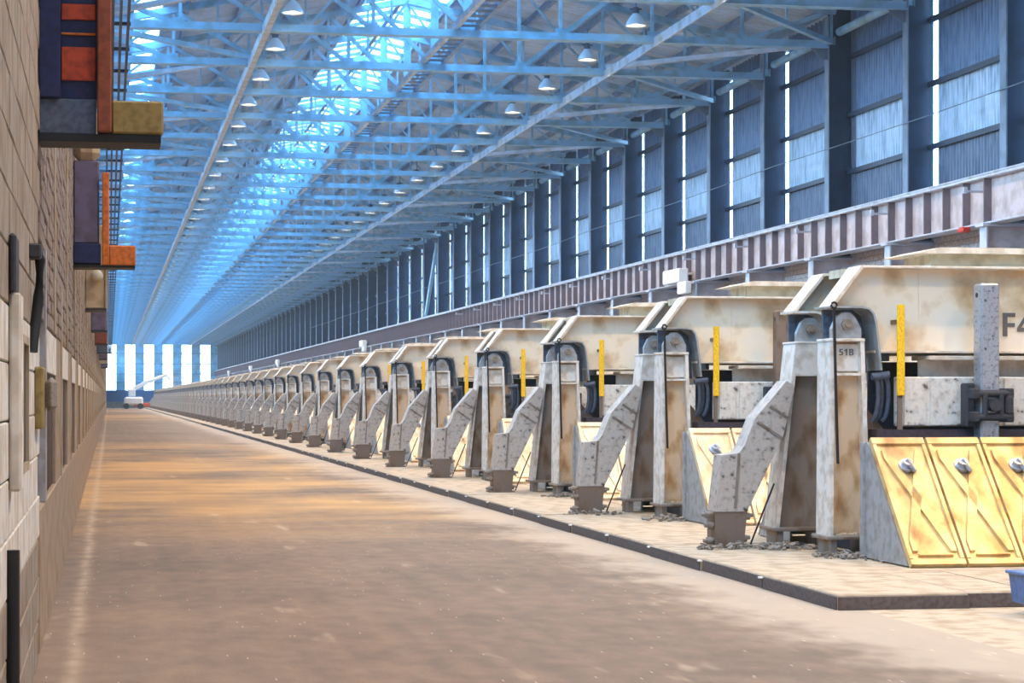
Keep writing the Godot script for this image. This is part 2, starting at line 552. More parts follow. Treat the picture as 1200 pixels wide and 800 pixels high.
func truss_parts(braced: bool) -> Array:
	var r := []
	var xs := truss_nodes()
	var yb := 9.87
	var st := begin()
	for s in [-1, 1]:
		rbox(st, -0.8, 16.5, yb - 0.1, yb + 0.06, s * 0.075 - 0.03, s * 0.075 + 0.03)
		rbox(st, -0.8, 16.5, yb - 0.115, yb - 0.1, s * 0.09 - 0.07, s * 0.09 + 0.07)
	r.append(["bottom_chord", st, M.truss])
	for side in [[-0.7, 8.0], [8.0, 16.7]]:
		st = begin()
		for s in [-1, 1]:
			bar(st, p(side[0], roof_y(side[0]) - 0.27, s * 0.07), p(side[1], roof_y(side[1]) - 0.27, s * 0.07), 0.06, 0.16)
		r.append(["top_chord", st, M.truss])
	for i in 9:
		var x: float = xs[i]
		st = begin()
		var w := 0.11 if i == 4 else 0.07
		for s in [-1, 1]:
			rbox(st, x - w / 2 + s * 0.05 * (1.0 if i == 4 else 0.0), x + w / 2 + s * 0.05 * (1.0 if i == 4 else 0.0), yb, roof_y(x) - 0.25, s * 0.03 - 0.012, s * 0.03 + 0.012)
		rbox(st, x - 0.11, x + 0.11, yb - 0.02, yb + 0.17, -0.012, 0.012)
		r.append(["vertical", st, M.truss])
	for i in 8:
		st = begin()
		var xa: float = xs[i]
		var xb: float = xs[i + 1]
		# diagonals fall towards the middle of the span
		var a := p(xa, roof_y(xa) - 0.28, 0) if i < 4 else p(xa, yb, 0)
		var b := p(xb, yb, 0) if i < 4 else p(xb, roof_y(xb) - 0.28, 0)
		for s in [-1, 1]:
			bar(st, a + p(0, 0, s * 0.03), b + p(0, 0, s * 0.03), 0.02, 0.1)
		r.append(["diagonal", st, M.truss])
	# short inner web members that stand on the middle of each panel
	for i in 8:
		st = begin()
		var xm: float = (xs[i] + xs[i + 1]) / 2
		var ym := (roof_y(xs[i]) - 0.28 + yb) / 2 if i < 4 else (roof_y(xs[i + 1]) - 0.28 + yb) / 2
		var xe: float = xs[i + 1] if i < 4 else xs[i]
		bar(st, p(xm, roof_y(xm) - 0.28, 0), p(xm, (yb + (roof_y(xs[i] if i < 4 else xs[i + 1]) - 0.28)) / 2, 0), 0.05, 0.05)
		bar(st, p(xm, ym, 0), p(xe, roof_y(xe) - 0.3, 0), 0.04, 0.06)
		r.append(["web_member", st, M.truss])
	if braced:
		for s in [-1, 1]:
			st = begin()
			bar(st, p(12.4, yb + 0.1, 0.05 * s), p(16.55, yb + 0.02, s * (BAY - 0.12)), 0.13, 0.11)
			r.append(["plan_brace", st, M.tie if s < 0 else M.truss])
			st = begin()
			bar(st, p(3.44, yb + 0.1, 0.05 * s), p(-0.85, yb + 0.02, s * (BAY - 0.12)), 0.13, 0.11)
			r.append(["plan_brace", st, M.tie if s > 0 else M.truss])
	return r

func merged(parts: Array) -> ArrayMesh:
	var by := {}
	var order := []
	for q in parts:
		var m: Material = q[2]
		if not by.has(m):
			by[m] = begin()
			order.append(m)
		by[m].append_from(q[1].commit(), 0, Transform3D())
	var out := ArrayMesh.new()
	for m in order:
		by[m].set_material(m)
		by[m].commit(out)
	return out

func build_trusses() -> void:
	var protos := []
	for b in [false, true]:
		var parts := truss_parts(b)
		protos.append([parts, merged(parts)])
	for k in range(-1, 59):
		var b := 1 if posmod(k, 2) == 0 else 0
		var at := p(0, 0, zk(k))
		if k < 16:
			var lab := "%s blue steel roof truss from the camera, %s" % [ORD[k + 1] if k > 0 else ("nearest" if k == 0 else "unseen foremost"), "with slanting plan braces to the columns" if b else "without plan braces"]
			var o := thing("roof_truss", lab if k >= 0 else "blue steel roof truss just above the top edge of the view", "roof truss", at)
			o.set_meta("label", lab if k >= 0 else "blue steel roof truss just above the top edge of the view")
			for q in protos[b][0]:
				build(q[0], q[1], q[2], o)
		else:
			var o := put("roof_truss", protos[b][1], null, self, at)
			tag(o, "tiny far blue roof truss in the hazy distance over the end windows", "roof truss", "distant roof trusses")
	# long ties through the bottom chords
	for q in [[3.44, "left"], [12.4, "right"]]:
		var st := begin()
		rbox(st, q[0] - 0.09, q[0] + 0.09, 9.75, 9.87, 35.0, ZEND - 0.4)
		rbox(st, q[0] - 0.09, q[0] - 0.07, 9.66, 9.76, 35.0, ZEND - 0.4)
		tag(build("roof_tie", st, M.tie), "long pale roof tie along the %s lamp row, crossing every truss" % q[1], "beam")
	# catwalk along the middle
	var o := thing("catwalk", "narrow ladder-like catwalk running down the middle of the roof", "catwalk", p(7.98, 9.98, 35.0))
	for q in [[-0.24, M.tie], [0.24, M.purlin]]:
		var st := begin()
		rbox(st, q[0] - 0.05, q[0] + 0.05, -0.02, 0.12, 0.0, ZEND - 36.0)
		build("stringer", st, q[1], o)
	var sr := begin()
	rbox(sr, -0.19, 0.19, 0.0, 0.03, -0.09, 0.09)
	var tread := sr.commit()
	for i in 150:
		put("tread", tread, M.darkblue, o, p(0, 0, 6.0 + 0.65 * i))
	var mm := MultiMesh.new()
	mm.transform_format = MultiMesh.TRANSFORM_3D
	mm.mesh = tread
	mm.instance_count = 320
	for i in 320:
		mm.set_instance_transform(i, Transform3D(Basis(), p(0, 0, 103.5 + 0.65 * i)))
	var far := MultiMeshInstance3D.new()
	far.name = "far_treads"
	far.multimesh = mm
	far.material_override = M.darkblue
	far.set_meta("kind", "stuff")
	o.add_child(far, true)

func lamp_parts() -> Array:
	var r := []
	var st := begin()
	lathe(st, Vector3.ZERO, [Vector2(0.235, -0.02), Vector2(0.24, 0.0), Vector2(0.215, 0.06), Vector2(0.16, 0.15), Vector2(0.1, 0.22), Vector2(0.07, 0.26), Vector2(0.0, 0.27)], 20)
	lathe(st, Vector3.ZERO, [Vector2(0.06, 0.24), Vector2(0.1, 0.21), Vector2(0.15, 0.14), Vector2(0.205, 0.06), Vector2(0.235, -0.02)], 20)
	r.append(["shade", st, M.lamp])
	st = begin()
	lathe(st, Vector3.ZERO, [Vector2(0.0, 0.245), Vector2(0.075, 0.26), Vector2(0.085, 0.36), Vector2(0.06, 0.4), Vector2(0.0, 0.41)], 14)
	box(st, Vector3(0, 0.36, 0), Vector3(0.26, 0.03, 0.05))
	r.append(["ballast", st, M.darkblue])
	st = begin()
	tube(st, [Vector3(0, 0.4, 0), Vector3(0, 0.75, 0)], 0.02, 6)
	r.append(["hanger", st, M.purlin])
	st = begin()
	lathe(st, Vector3.ZERO, [Vector2(0.0, -0.005), Vector2(0.07, 0.01), Vector2(0.1, 0.06), Vector2(0.06, 0.14), Vector2(0.0, 0.16)], 12)
	r.append(["bulb", st, M.bulb])
	return r

func build_lamps() -> void:
	var parts := lamp_parts()
	var meshes := []
	for q in parts:
		meshes.append([q[0], q[1].commit(), q[2]])
	var one := merged(parts)
	for row in [[3.98, 10.1, "left"], [11.75, 10.05, "right"]]:
		var n := 0
		for k in range(-9, 58):
			var at := p(row[0], row[1], zk(k) - 0.7)
			var o: Node3D
			if k < -1:
				o = put("bay_lamp", one, null, self, at)
				tag(o, "bell lamp over the aisle behind the view, %s row" % row[2], "lamp", "bell lamps behind the camera, %s row" % row[2])
			elif k < 17:
				n += 1
				o = thing("bay_lamp", "%s bell-shaped lamp from the camera in the %s-hand roof row" % [ORD[n - 1], row[2]], "lamp", at)
				for q in meshes:
					put(q[0], q[1], q[2], o)
			else:
				o = put("bay_lamp", one, null, self, at)
				tag(o, "tiny far bell lamp near the vanishing end of the %s roof row" % row[2], "lamp", "distant bell lamps, %s row" % row[2])
			var l := SpotLight3D.new()
			l.name = "lamp_light"
			l.light_color = Color(1.0, 0.815, 0.56)
			l.light_energy = LAMP
			l.light_size = 0.1
			l.spot_range = 60.0
			l.spot_attenuation = 2.0
			l.spot_angle = 60.0
			l.spot_angle_attenuation = 0.5
			l.shadow_enabled = true
			l.rotation.x = -PI / 2
			l.position = Vector3(0, -0.06, 0)
			o.add_child(l, true)

func build_right_wall() -> void:
	# masonry below the crane girder
	var wall := struct("wall_right")
	var st := begin()
	rbox(st, 17.1, 17.5, 0.0, 5.6, ZBACK - 0.5, ZEND + 0.5)
	build("masonry_backing", st, M.mortar, wall)
	st = begin()
	box(st, Vector3.ZERO, Vector3(0.06, 0.105, 0.385), 0.008)
	var mm := MultiMesh.new()
	mm.transform_format = MultiMesh.TRANSFORM_3D
	mm.mesh = st.commit()
	var spots := []
	for j in 22:
		for i in 300:
			spots.append(p(17.09 + rng.randf() * 0.012, 2.55 + 0.12 * j + 0.06, 32.0 + 0.4 * i + (0.2 if j % 2 else 0.0)))
	mm.instance_count = spots.size()
	for i in spots.size():
		mm.set_instance_transform(i, Transform3D(Basis(), spots[i]))
	var mi := MultiMeshInstance3D.new()
	mi.name = "masonry_units"
	mi.multimesh = mm
	mi.material_override = M.masonry
	mi.set_meta("kind", "stuff")
	wall.add_child(mi, true)
	# folded sheeting above, one sheet per row and bay
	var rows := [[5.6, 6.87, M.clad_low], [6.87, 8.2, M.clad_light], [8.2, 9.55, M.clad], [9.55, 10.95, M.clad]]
	var meshes := []
	for r in rows:
		var s1 := begin()
		folded(s1, p(17.12, r[0], -BAY + 0.02), Vector3(0, r[1] - r[0], 0), p(0, 0, BAY - 0.33), Vector3.LEFT, 0.16, 0.016)
		meshes.append(s1.commit())
	var sg := begin()
	for y in [6.87, 8.2, 9.55]:
		rbox(sg, 17.0, 17.09, y - 0.04, y + 0.04, -BAY + 0.01, 0.0)
		rbox(sg, 16.985, 17.0, y - 0.055, y + 0.055, -BAY + 0.01, 0.0)
	var girt := sg.commit()
	var sp := begin()
	rbox(sp, 17.1, 17.11, 5.6, 10.9, -0.31, -0.02)
	var pane := sp.commit()
	var sc := begin()
	folded(sc, p(17.12, 5.6, -0.31), Vector3(0, 5.35, 0), p(0, 0, 0.31), Vector3.LEFT, 0.2, 0.03)
	var closed := sc.commit()
	var n := 0
	for k in range(-2, 60):
		var at := p(0, 0, zk(k))
		for i in 4:
			put("sheet", meshes[i], rows[i][2], wall, at)
		put("girt", girt, M.column, wall, at)
		if k == 1 or k < -1 or k > 17:
			put("filler_sheet", closed, M.clad_low if k < 20 else M.clad, wall, at)
		else:
			n += 1
			var w := struct("window_%d" % n)
			put("pane", pane, M.glass, w, at)
	st = begin()
	rbox(st, 17.1, 17.2, 5.6, 11.0, ZBACK, zk(-3) + 0.02)
	build("front_sheeting", st, M.clad, wall)
	# columns
	var parts := []
	st = begin()
	rbox(st, 16.52, 17.08, 4.9, 10.75, -0.012, 0.012)
	parts.append(["web", st, M.column])
	st = begin()
	rbox(st, 16.49, 16.52, 4.9, 10.5, -0.15, 0.15, 0.006)
	parts.append(["inner_flange", st, M.column_edge])
	st = begin()
	rbox(st, 17.05, 17.08, 4.9, 10.75, -0.02, 0.15)
	parts.append(["outer_flange", st, M.column])
	st = begin()
	rbox(st, 16.47, 17.09, 4.86, 4.9, -0.17, 0.17)
	parts.append(["seat_plate", st, M.column_edge])
	st = begin()
	prism(st, [Vector2(15.9, 9.95), Vector2(16.49, 9.95), Vector2(16.49, 9.5), Vector2(16.4, 9.5)], -0.02, 0.02)
	parts.append(["bracket", st, M.column_edge])
	var ms := []
	for q in parts:
		ms.append([q[0], q[1].commit(), q[2]])
	var one := merged(parts)
	for k in range(-2, 59):
		var at := p(0, 0, zk(k))
		if k >= -1 and k < 18:
			var o := thing("wall_column", "%s dark blue column from the right edge along the sheeted right wall" % ORD[k + 1], "column", at)
			for q in ms:
				put(q[0], q[1], q[2], o)
		else:
			var o := put("wall_column", one, null, self, at)
			if k < 0:
				tag(o, "dark blue wall column just outside the right edge of the view", "column")
			else:
				tag(o, "thin far dark blue column where the right wall closes without light gaps", "column", "distant wall columns")
	# eave struts, one per bay
	for k in range(-2, 58):
		var s2 := begin()
		tube(s2, [p(16.8, 10.15, 0.03), p(16.8, 10.15, BAY - 0.03)], 0.1, 10)
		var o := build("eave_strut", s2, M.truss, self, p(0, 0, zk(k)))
		if k < 14:
			tag(o, "blue tubular strut near the top of the right wall, %s bay from the right edge" % ORD[k + 2], "strut")
		else:
			tag(o, "far tubular strut under the eave of the distant right wall", "strut", "distant eave struts")
	var sbr := begin()
	bar(sbr, p(16.6, 10.0, zk(13) + 0.4), p(16.6, 6.0, zk(14) - 0.2), 0.14, 0.3)
	tag(build("wall_brace", sbr, M.truss), "steep blue brace between two columns midway along the right wall", "brace")
	st = begin()
	var pts := []
	for i in 30:
		pts.append(p(16.45, 7.42 - 0.06 * sin(PI * fmod(i, 4.0) / 4.0), 33.0 + 5.2 * i))
	tube(st, pts, 0.012, 5)
	tag(build("wire", st, M.column_edge), "thin wire strung level across the dark wall columns", "cable")

func build_crane_rail() -> void:
	var o := thing("crane_girder", "long plate girder with upright stiffeners along the right wall, above the cells", "girder", p(16.2, 4.86, 30.0))
	var L := ZEND - 31.0
	var st := begin()
	rbox(st, 0.1, 0.13, 0.03, 0.86, 0, L)
	build("web", st, M.crane, o)
	st = begin()
	rbox(st, -0.08, 0.32, 0.86, 0.9, 0, L, 0.008)
	build("top_flange", st, M.crane_edge, o)
	st = begin()
	rbox(st, -0.05, 0.3, 0.0, 0.035, 0, L, 0.008)
	build("bottom_flange", st, M.crane_edge, o)
	st = begin()
	rbox(st, 0.06, 0.17, 0.9, 0.905, 0, L)
	rbox(st, 0.1, 0.13, 0.9, 0.96, 0, L)
	rbox(st, 0.085, 0.145, 0.96, 1.0, 0, L, 0.01)
	build("rail", st, M.crane_edge, o)
	st = begin()
	rbox(st, -0.05, 0.1, 0.035, 0.86, -0.02, 0.02)
	var sm := st.commit()
	for i in 120:
		put("stiffener", sm, M.stiff, o, p(0, 0, 9.4 + 1.04 * i))
	var mm := MultiMesh.new()
	mm.transform_format = MultiMesh.TRANSFORM_3D
	mm.mesh = sm
	mm.instance_count = 180
	for i in 180:
		mm.set_instance_transform(i, Transform3D(Basis(), p(0, 0, 134.2 + 1.04 * i)))
	var far := MultiMeshInstance3D.new()
	far.name = "far_stiffeners"
	far.multimesh = mm
	far.material_override = M.stiff
	far.set_meta("kind", "stuff")
	o.add_child(far, true)
	for k in range(-1, 12):
		st = begin()
		rbox(st, -0.3, 0.1, 0.62, 0.66, -0.03, 0.03)
		rbox(st, -0.34, -0.26, 0.6, 0.72, -0.05, 0.05, 0.01)
		build("rail_bracket", st, M.crane_edge, o, p(0, 0, zk(k) - 30.0 + 0.4))
	# stub columns that carry the girder
	var parts := []
	st = begin()
	rbox(st, 16.1, 16.13, 0.12, 4.8, -0.67, -0.33)
	parts.append(["flange", st, M.crane_edge])
	st = begin()
	rbox(st, 16.13, 17.05, 0.12, 4.86, -0.515, -0.485)
	parts.append(["web", st, M.crane])
	st = begin()
	rbox(st, 16.02, 17.08, 4.8, 4.86, -0.7, -0.3)
	parts.append(["cap_plate", st, M.crane_edge])
	var one := merged(parts)
	for k in range(-2, 58):
		var at := p(0, 0, zk(k) + 0.5)
		if k >= -1 and k < 12:
			var c := thing("girder_support", "%s stub column from the right edge, standing under the stiffened girder" % ORD[k + 1], "column", at)
			for q in parts:
				build(q[0], q[1], q[2], c)
		else:
			var c := put("girder_support", one, null, self, at)
			if k < 0:
				tag(c, "stub column under the girder just outside the right edge", "column")
			else:
				tag(c, "tiny far stub column below the distant end of the stiffened girder", "column", "distant girder supports")
	# white boxes hung on the girder
	var words := ["largest white box hung on the stiffened girder, nearest the camera", "second white box on the girder, above the small middle cells", "third small white box along the girder", "fourth tiny white box along the girder", "farthest tiny white box on the girder near its end"]
	var i := 0
	for d in [61.6, 141.0, 214.0, 255.6, 302.4]:
		st = begin()
		rbox(st, 15.78, 16.08, 4.86, 5.26, d - 0.9, d + 0.9, 0.03)
		rbox(st, 16.08, 16.3, 5.1, 5.16, d - 0.5, d + 0.5)
		rbox(st, 15.8, 15.98, 4.52, 4.86, d - 1.6, d - 0.7, 0.02)
		tag(build("girder_box", st, M.white), words[i], "box")
		i += 1
	st = begin()
	rbox(st, 16.0, 16.17, 4.76, 4.86, zk(-1) + 0.78, zk(-1) + 1.0, 0.02)
	tube(st, [p(16.03, 4.8, zk(-1) + 0.72), p(16.03, 4.8, zk(-1) + 1.05)], 0.035, 8)
	tag(build("rail_clamp", st, M.red), "small red clamp under the girder near the right edge", "clamp")

func build_left_wall() -> void:
	var w := struct("wall_left")
	var st := begin()
	rbox(st, -1.1, -0.475, 0.0, 6.2, ZBACK, ZEND)
	build("wall_core", st, M.mortar, w)
	# near stretch of large pale blocks
	var v := []
	for i in 3:
		st = begin()
		box(st, Vector3.ZERO, Vector3(0.05, 0.243, 0.59), 0.006)
		v.append(st.commit())
	for j in 18:
		for i in 12:
			var d := 7.4 + 0.6 * i + (0.3 if j % 2 else 0.0)
			if d > 13.95:
				continue
			var b := put("block", v[(i + j) % 3], M.block_white if j < 8 and j > 2 else M.block, w, p(-0.45 + 0.004 * rng.randf(), 0.125 + 0.25 * j, d))
			b.rotation.y = 0.002 * rng.randf()
	st = begin()
	rbox(st, -0.475, -0.425, 4.5, 6.2, 7.0, 14.1)
	build("upper_blockwork", st, M.block, w)
	st = begin()
	rbox(st, -0.475, -0.43, 0.0, 6.2, ZBACK, 7.1)
	build("rear_blockwork", st, M.block, w)
	# plinth
	st = begin()
	rbox(st, -0.475, -0.425, 0.0, 0.9, 14.15, ZEND, 0.01)
	build("plinth", st, M.plinth, w)
	# brickwork above the plinth
	st = begin()
	box(st, Vector3.ZERO, Vector3(0.05, 0.105, 0.385), 0.008)
	var mm := MultiMesh.new()
	mm.transform_format = MultiMesh.TRANSFORM_3D
	mm.mesh = st.commit()
	var spots := []
	for j in 34:
		for i in 150:
			spots.append(p(-0.462 + rng.randf() * 0.014, 2.16 + 0.12 * j, 14.35 + 0.4 * i + (0.2 if j % 2 else 0.0)))
	mm.instance_count = spots.size()
	for i in spots.size():
		mm.set_instance_transform(i, Transform3D(Basis(), spots[i]))
	var mi := MultiMeshInstance3D.new()
	mi.name = "brickwork"
	mi.multimesh = mm
	mi.material_override = M.brick
	mi.set_meta("kind", "stuff")
	w.add_child(mi, true)
	st = begin()
	rbox(st, -0.475, -0.45, 2.1, 6.2, 74.3, ZEND)
	build("far_brickwork", st, M.brick, w)
	# bays: steel uprights, shuttered openings, pale lintels
	var sp := begin()
	rbox(sp, -0.475, -0.417, 0.9, 2.6, -0.09, 0.09, 0.006)
	var up := sp.commit()
	sp = begin()
	rbox(sp, -0.475, -0.415, 2.1, 6.0, -0.07, 0.07, 0.006)
	var upper := sp.commit()
	sp = begin()
	rbox(sp, -0.475, -0.425, 1.78, 2.08, 0.3, 3.2, 0.004)
	var lintel := sp.commit()
	sp = begin()
	rbox(sp, -0.475, -0.448, 0.92, 1.78, 0.4, 3.1)
	for i in 5:
		rbox(sp, -0.448, -0.444, 0.92, 1.78, 0.4 + 0.54 * i, 0.46 + 0.54 * i)
	var shutter := sp.commit()
	sp = begin()
	rbox(sp, -0.475, -0.43, 0.9, 2.1, 3.2, 5.1, 0.004)
	var pier := sp.commit()
	for i in 60:
		var at := p(0, 0, 15.3 + BAY * i)
		if at.z < -(ZEND - 6.0):
			continue
		put("upright", up, M.hood_side if i == 0 else M.pilaster, w, at)
		put("upper_upright", upper, M.pilaster, w, at + p(0, 0, 2.6))
		put("lintel", lintel, M.lintel, w, at)
		put("shutter", shutter, M.door, w, at)
		put("pier", pier, M.plinth, w, at)
	# parapet ledge; unseen clerestory above, added open so daylight reaches the roof
	st = begin()
	rbox(st, -1.6, -0.42, 6.2, 6.35, ZBACK, ZEND)
	build("ledge", st, M.concrete, w)
	st = begin()
	rbox(st, -1.5, -1.1, 6.35, 6.7, ZBACK, ZEND)
	rbox(st, -1.5, -1.1, 9.9, 10.95, ZBACK, ZEND)
	for k in range(-10, 60):
		rbox(st, -1.45, -1.0, 6.35, 10.9, zk(k) - 0.15, zk(k) + 0.15)
	build("added_clerestory_frame", st, M.column_edge, w)
	# fittings on the near blocks
	st = begin()
	rbox(st, -0.42, -0.37, 1.2, 2.05, 9.7, 9.95, 0.01)
	tag(build("steel_post", st, M.lintel), "short grey steel post fixed to the pale block wall at the left edge", "post")
	st = begin()
	rbox(st, -0.42, -0.39, 2.05, 2.3, 9.65, 10.0, 0.01)  # dark box in place of the shaded slot in the blockwork
	tag(build("dark_slot", st, M.dark), "dark narrow slot in the block wall above the grey post", "box")
	var o := thing("wall_hose", "black hose hanging from a hook on the pale block wall", "hose", p(-0.42, 1.85, 12.3))
	st = begin()
	tube(st, [p(0.02, 0.56, 0), p(0.05, 0.5, 0.05), p(0.04, 0.3, 0.1), p(0.02, 0.1, 0.02), p(0.01, 0.0, 0.0)], 0.03, 8)
	build("hose", st, M.black, o)
	st = begin()
	rbox(st, -0.01, 0.06, 0.5, 0.58, -0.12, 0.1, 0.01)
	build("hook", st, M.dark, o)
	o = thing("wall_hatch", "dark open hatch in the pale block wall below the black hose", "hatch", p(-0.425, 1.28, 11.0))
	st = begin()
	rbox(st, -0.005, 0.012, 0.0, 0.58, -0.3, 0.35)  # black plate stands in for the dark inside of the slot
	build("opening", st, M.black, o)
	st = begin()
	for q in [[0.0, 0.58, -0.36, -0.3], [0.0, 0.58, 0.35, 0.41], [0.58, 0.62, -0.36, 0.41], [-0.04, 0.0, -0.36, 0.41]]:
		rbox(st, -0.005, 0.03, q[0], q[1], q[2], q[3])
	build("frame", st, M.pilaster, o)
	o = thing("switch_box", "olive switch box with a green handle on the block wall", "switch box", p(-0.425, 1.42, 13.4))
	st = begin()
	rbox(st, -0.005, 0.05, 0.0, 0.36, -0.3, 0.3, 0.01)
	build("case", st, M.olive, o)
	st = begin()
	rbox(st, 0.05, 0.12, 0.1, 0.3, 0.0, 0.3, 0.03)
	build("handle", st, M.rock, o)
	st = begin()
	tube(st, [p(-0.4, 0.02, 9.55), p(-0.4, 0.96, 9.55)], 0.03, 8)
	tag(build("conduit", st, M.black), "black conduit running down the block wall to the floor at the lower left", "pipe")

func build_wall_units() -> void:
	# boxed crane stops on the left wall: cabinet, orange upright and foot beam
	var o := thing("wall_gantry", "navy and orange steel frame with an olive foot beam, nearest on the left wall", "steel frame", p(-0.43, 3.21, 14.1))
	var st := begin()
	rbox(st, 0.0, 0.13, 0.26, 2.2, 0.0, 0.42, 0.01)
	build("side_column", st, M.navy, o)
	st = begin()
	rbox(st, 0.13, 0.36, 0.26, 2.2, 0.1, 0.42)
	build("body", st, M.navy, o)
	for q in [[0.38, 0.59, M.redorange], [0.665, 0.68, M.orange], [0.76, 0.86, M.redorange], [0.95, 1.15, M.redorange]]:
		st = begin()
		rbox(st, 0.135, 0.345, q[0], q[1], 0.08, 0.1, 0.004)
		build("orange_panel", st, q[2], o)
	st = begin()
	rbox(st, 0.0, 0.35, 0.04, 0.26, 0.05, 0.42, 0.006)
	build("lower_box", st, M.darkblue, o)
	st = begin()
	rbox(st, 0.355, 0.445, 0.05, 2.2, -0.02, 0.16, 0.01)
	build("upright", st, M.brownorange, o)
	st = begin()
	rbox(st, 0.445, 0.765, 0.045, 0.25, 0.0, 0.2, 0.012)
	build("foot_beam", st, M.olive, o)
	st = begin()
	rbox(st, 0.0, 0.75, -0.01, 0.04, 0.02, 0.4)
	build("base_plate", st, M.black, o)

	o = thing("wall_gantry", "purple-grey cabinet with an orange upright and foot beam, second on the left wall", "steel frame", p(-0.43, 3.205, 27.3))
	st = begin()
	rbox(st, 0.0, 0.31, 0.26, 1.27, 0.05, 0.5, 0.02)
	build("body", st, M.mauve, o)
	st = begin()
	rbox(st, 0.0, 0.32, 1.27, 1.9, 0.0, 0.5, 0.09)
	build("rounded_top", st, M.beige, o)
	st = begin()
	rbox(st, 0.0, 0.33, 0.02, 0.26, 0.0, 0.5, 0.01)
	build("lower_box", st, M.navy, o)
	st = begin()
	rbox(st, 0.345, 0.43, 0.0, 1.12, -0.02, 0.2, 0.01)
	build("upright", st, M.orange, o)
	st = begin()
	rbox(st, 0.43, 0.745, 0.0, 0.24, -0.02, 0.3, 0.012)
	build("foot_beam", st, M.orange, o)
	st = begin()
	rbox(st, 0.0, 0.74, -0.03, 0.0, 0.0, 0.5)
	build("base_plate", st, M.black, o)
	var cols := [M.beige, M.mauve, M.brownorange, M.darkblue, M.mauve, M.beige, M.mauve]
	var words := ["beige", "purple-grey", "rusty", "dark blue", "far purple-grey", "far beige", "farthest purple-grey"]
	for i in 7:
		var d := 40.5 + 13.2 * i
		var b := thing("wall_cabinet", "%s cabinet jutting from the left wall beyond the orange foot beams" % words[i], "cabinet", p(-0.43, 3.2, d))
		st = begin()
		rbox(st, 0.0, 0.36, 0.0, 1.5, 0.0, 1.0, 0.02)
		build("body", st, cols[i], b)
		st = begin()
		rbox(st, -0.0, 0.38, -0.03, 0.0, -0.02, 1.0)
		build("base_plate", st, M.dark, b)
		if i == 0:
			st = begin()
			rbox(st, 0.36, 0.41, 0.0, 1.5, -0.03, 0.1)
			build("edge_post", st, M.pilaster, b)
	# round lamp on the beige cabinet
	st = begin()
	var c := p(-0.22, 3.78, 40.3)
	for ring in 1:
		var prof := []
		for k in 9:
			var a := -PI / 2 + PI * k / 8
			prof.append(Vector2(0.11 * cos(a), 0.11 * sin(a)))
		lathe(st, c, prof, 14)
	tube(st, [c, c + p(0, 0, 0.25)], 0.04, 8)
	tag(build("globe_lamp", st, M.cream), "small round globe lamp on the beige cabinet of the left wall", "lamp")
	# conductor bars on a ladder of cross ties above the left wall
	o = thing("conductor_rack", "dark ladder of conductor bars running along the left wall", "conductor rail", p(0.0, 7.6, 22.0))
	for x in [-0.06, 0.06, 0.18, 0.3]:
		st = begin()
		rbox(st, x - 0.022, x + 0.022, -0.06, 0.06, 0, 320)
		build("bar", st, M.dark, o)
	st = begin()
	rbox(st, -0.1, 0.34, -0.05, 0.0, -0.05, 0.05)
	rbox(st, -0.6, -0.06, -0.05, 0.0, -0.05, 0.05)
	var tie := st.commit()
	for i in 110:
		put("cross_tie", tie, M.dark, o, p(0, 0, 1.0 + 2.6 * i))

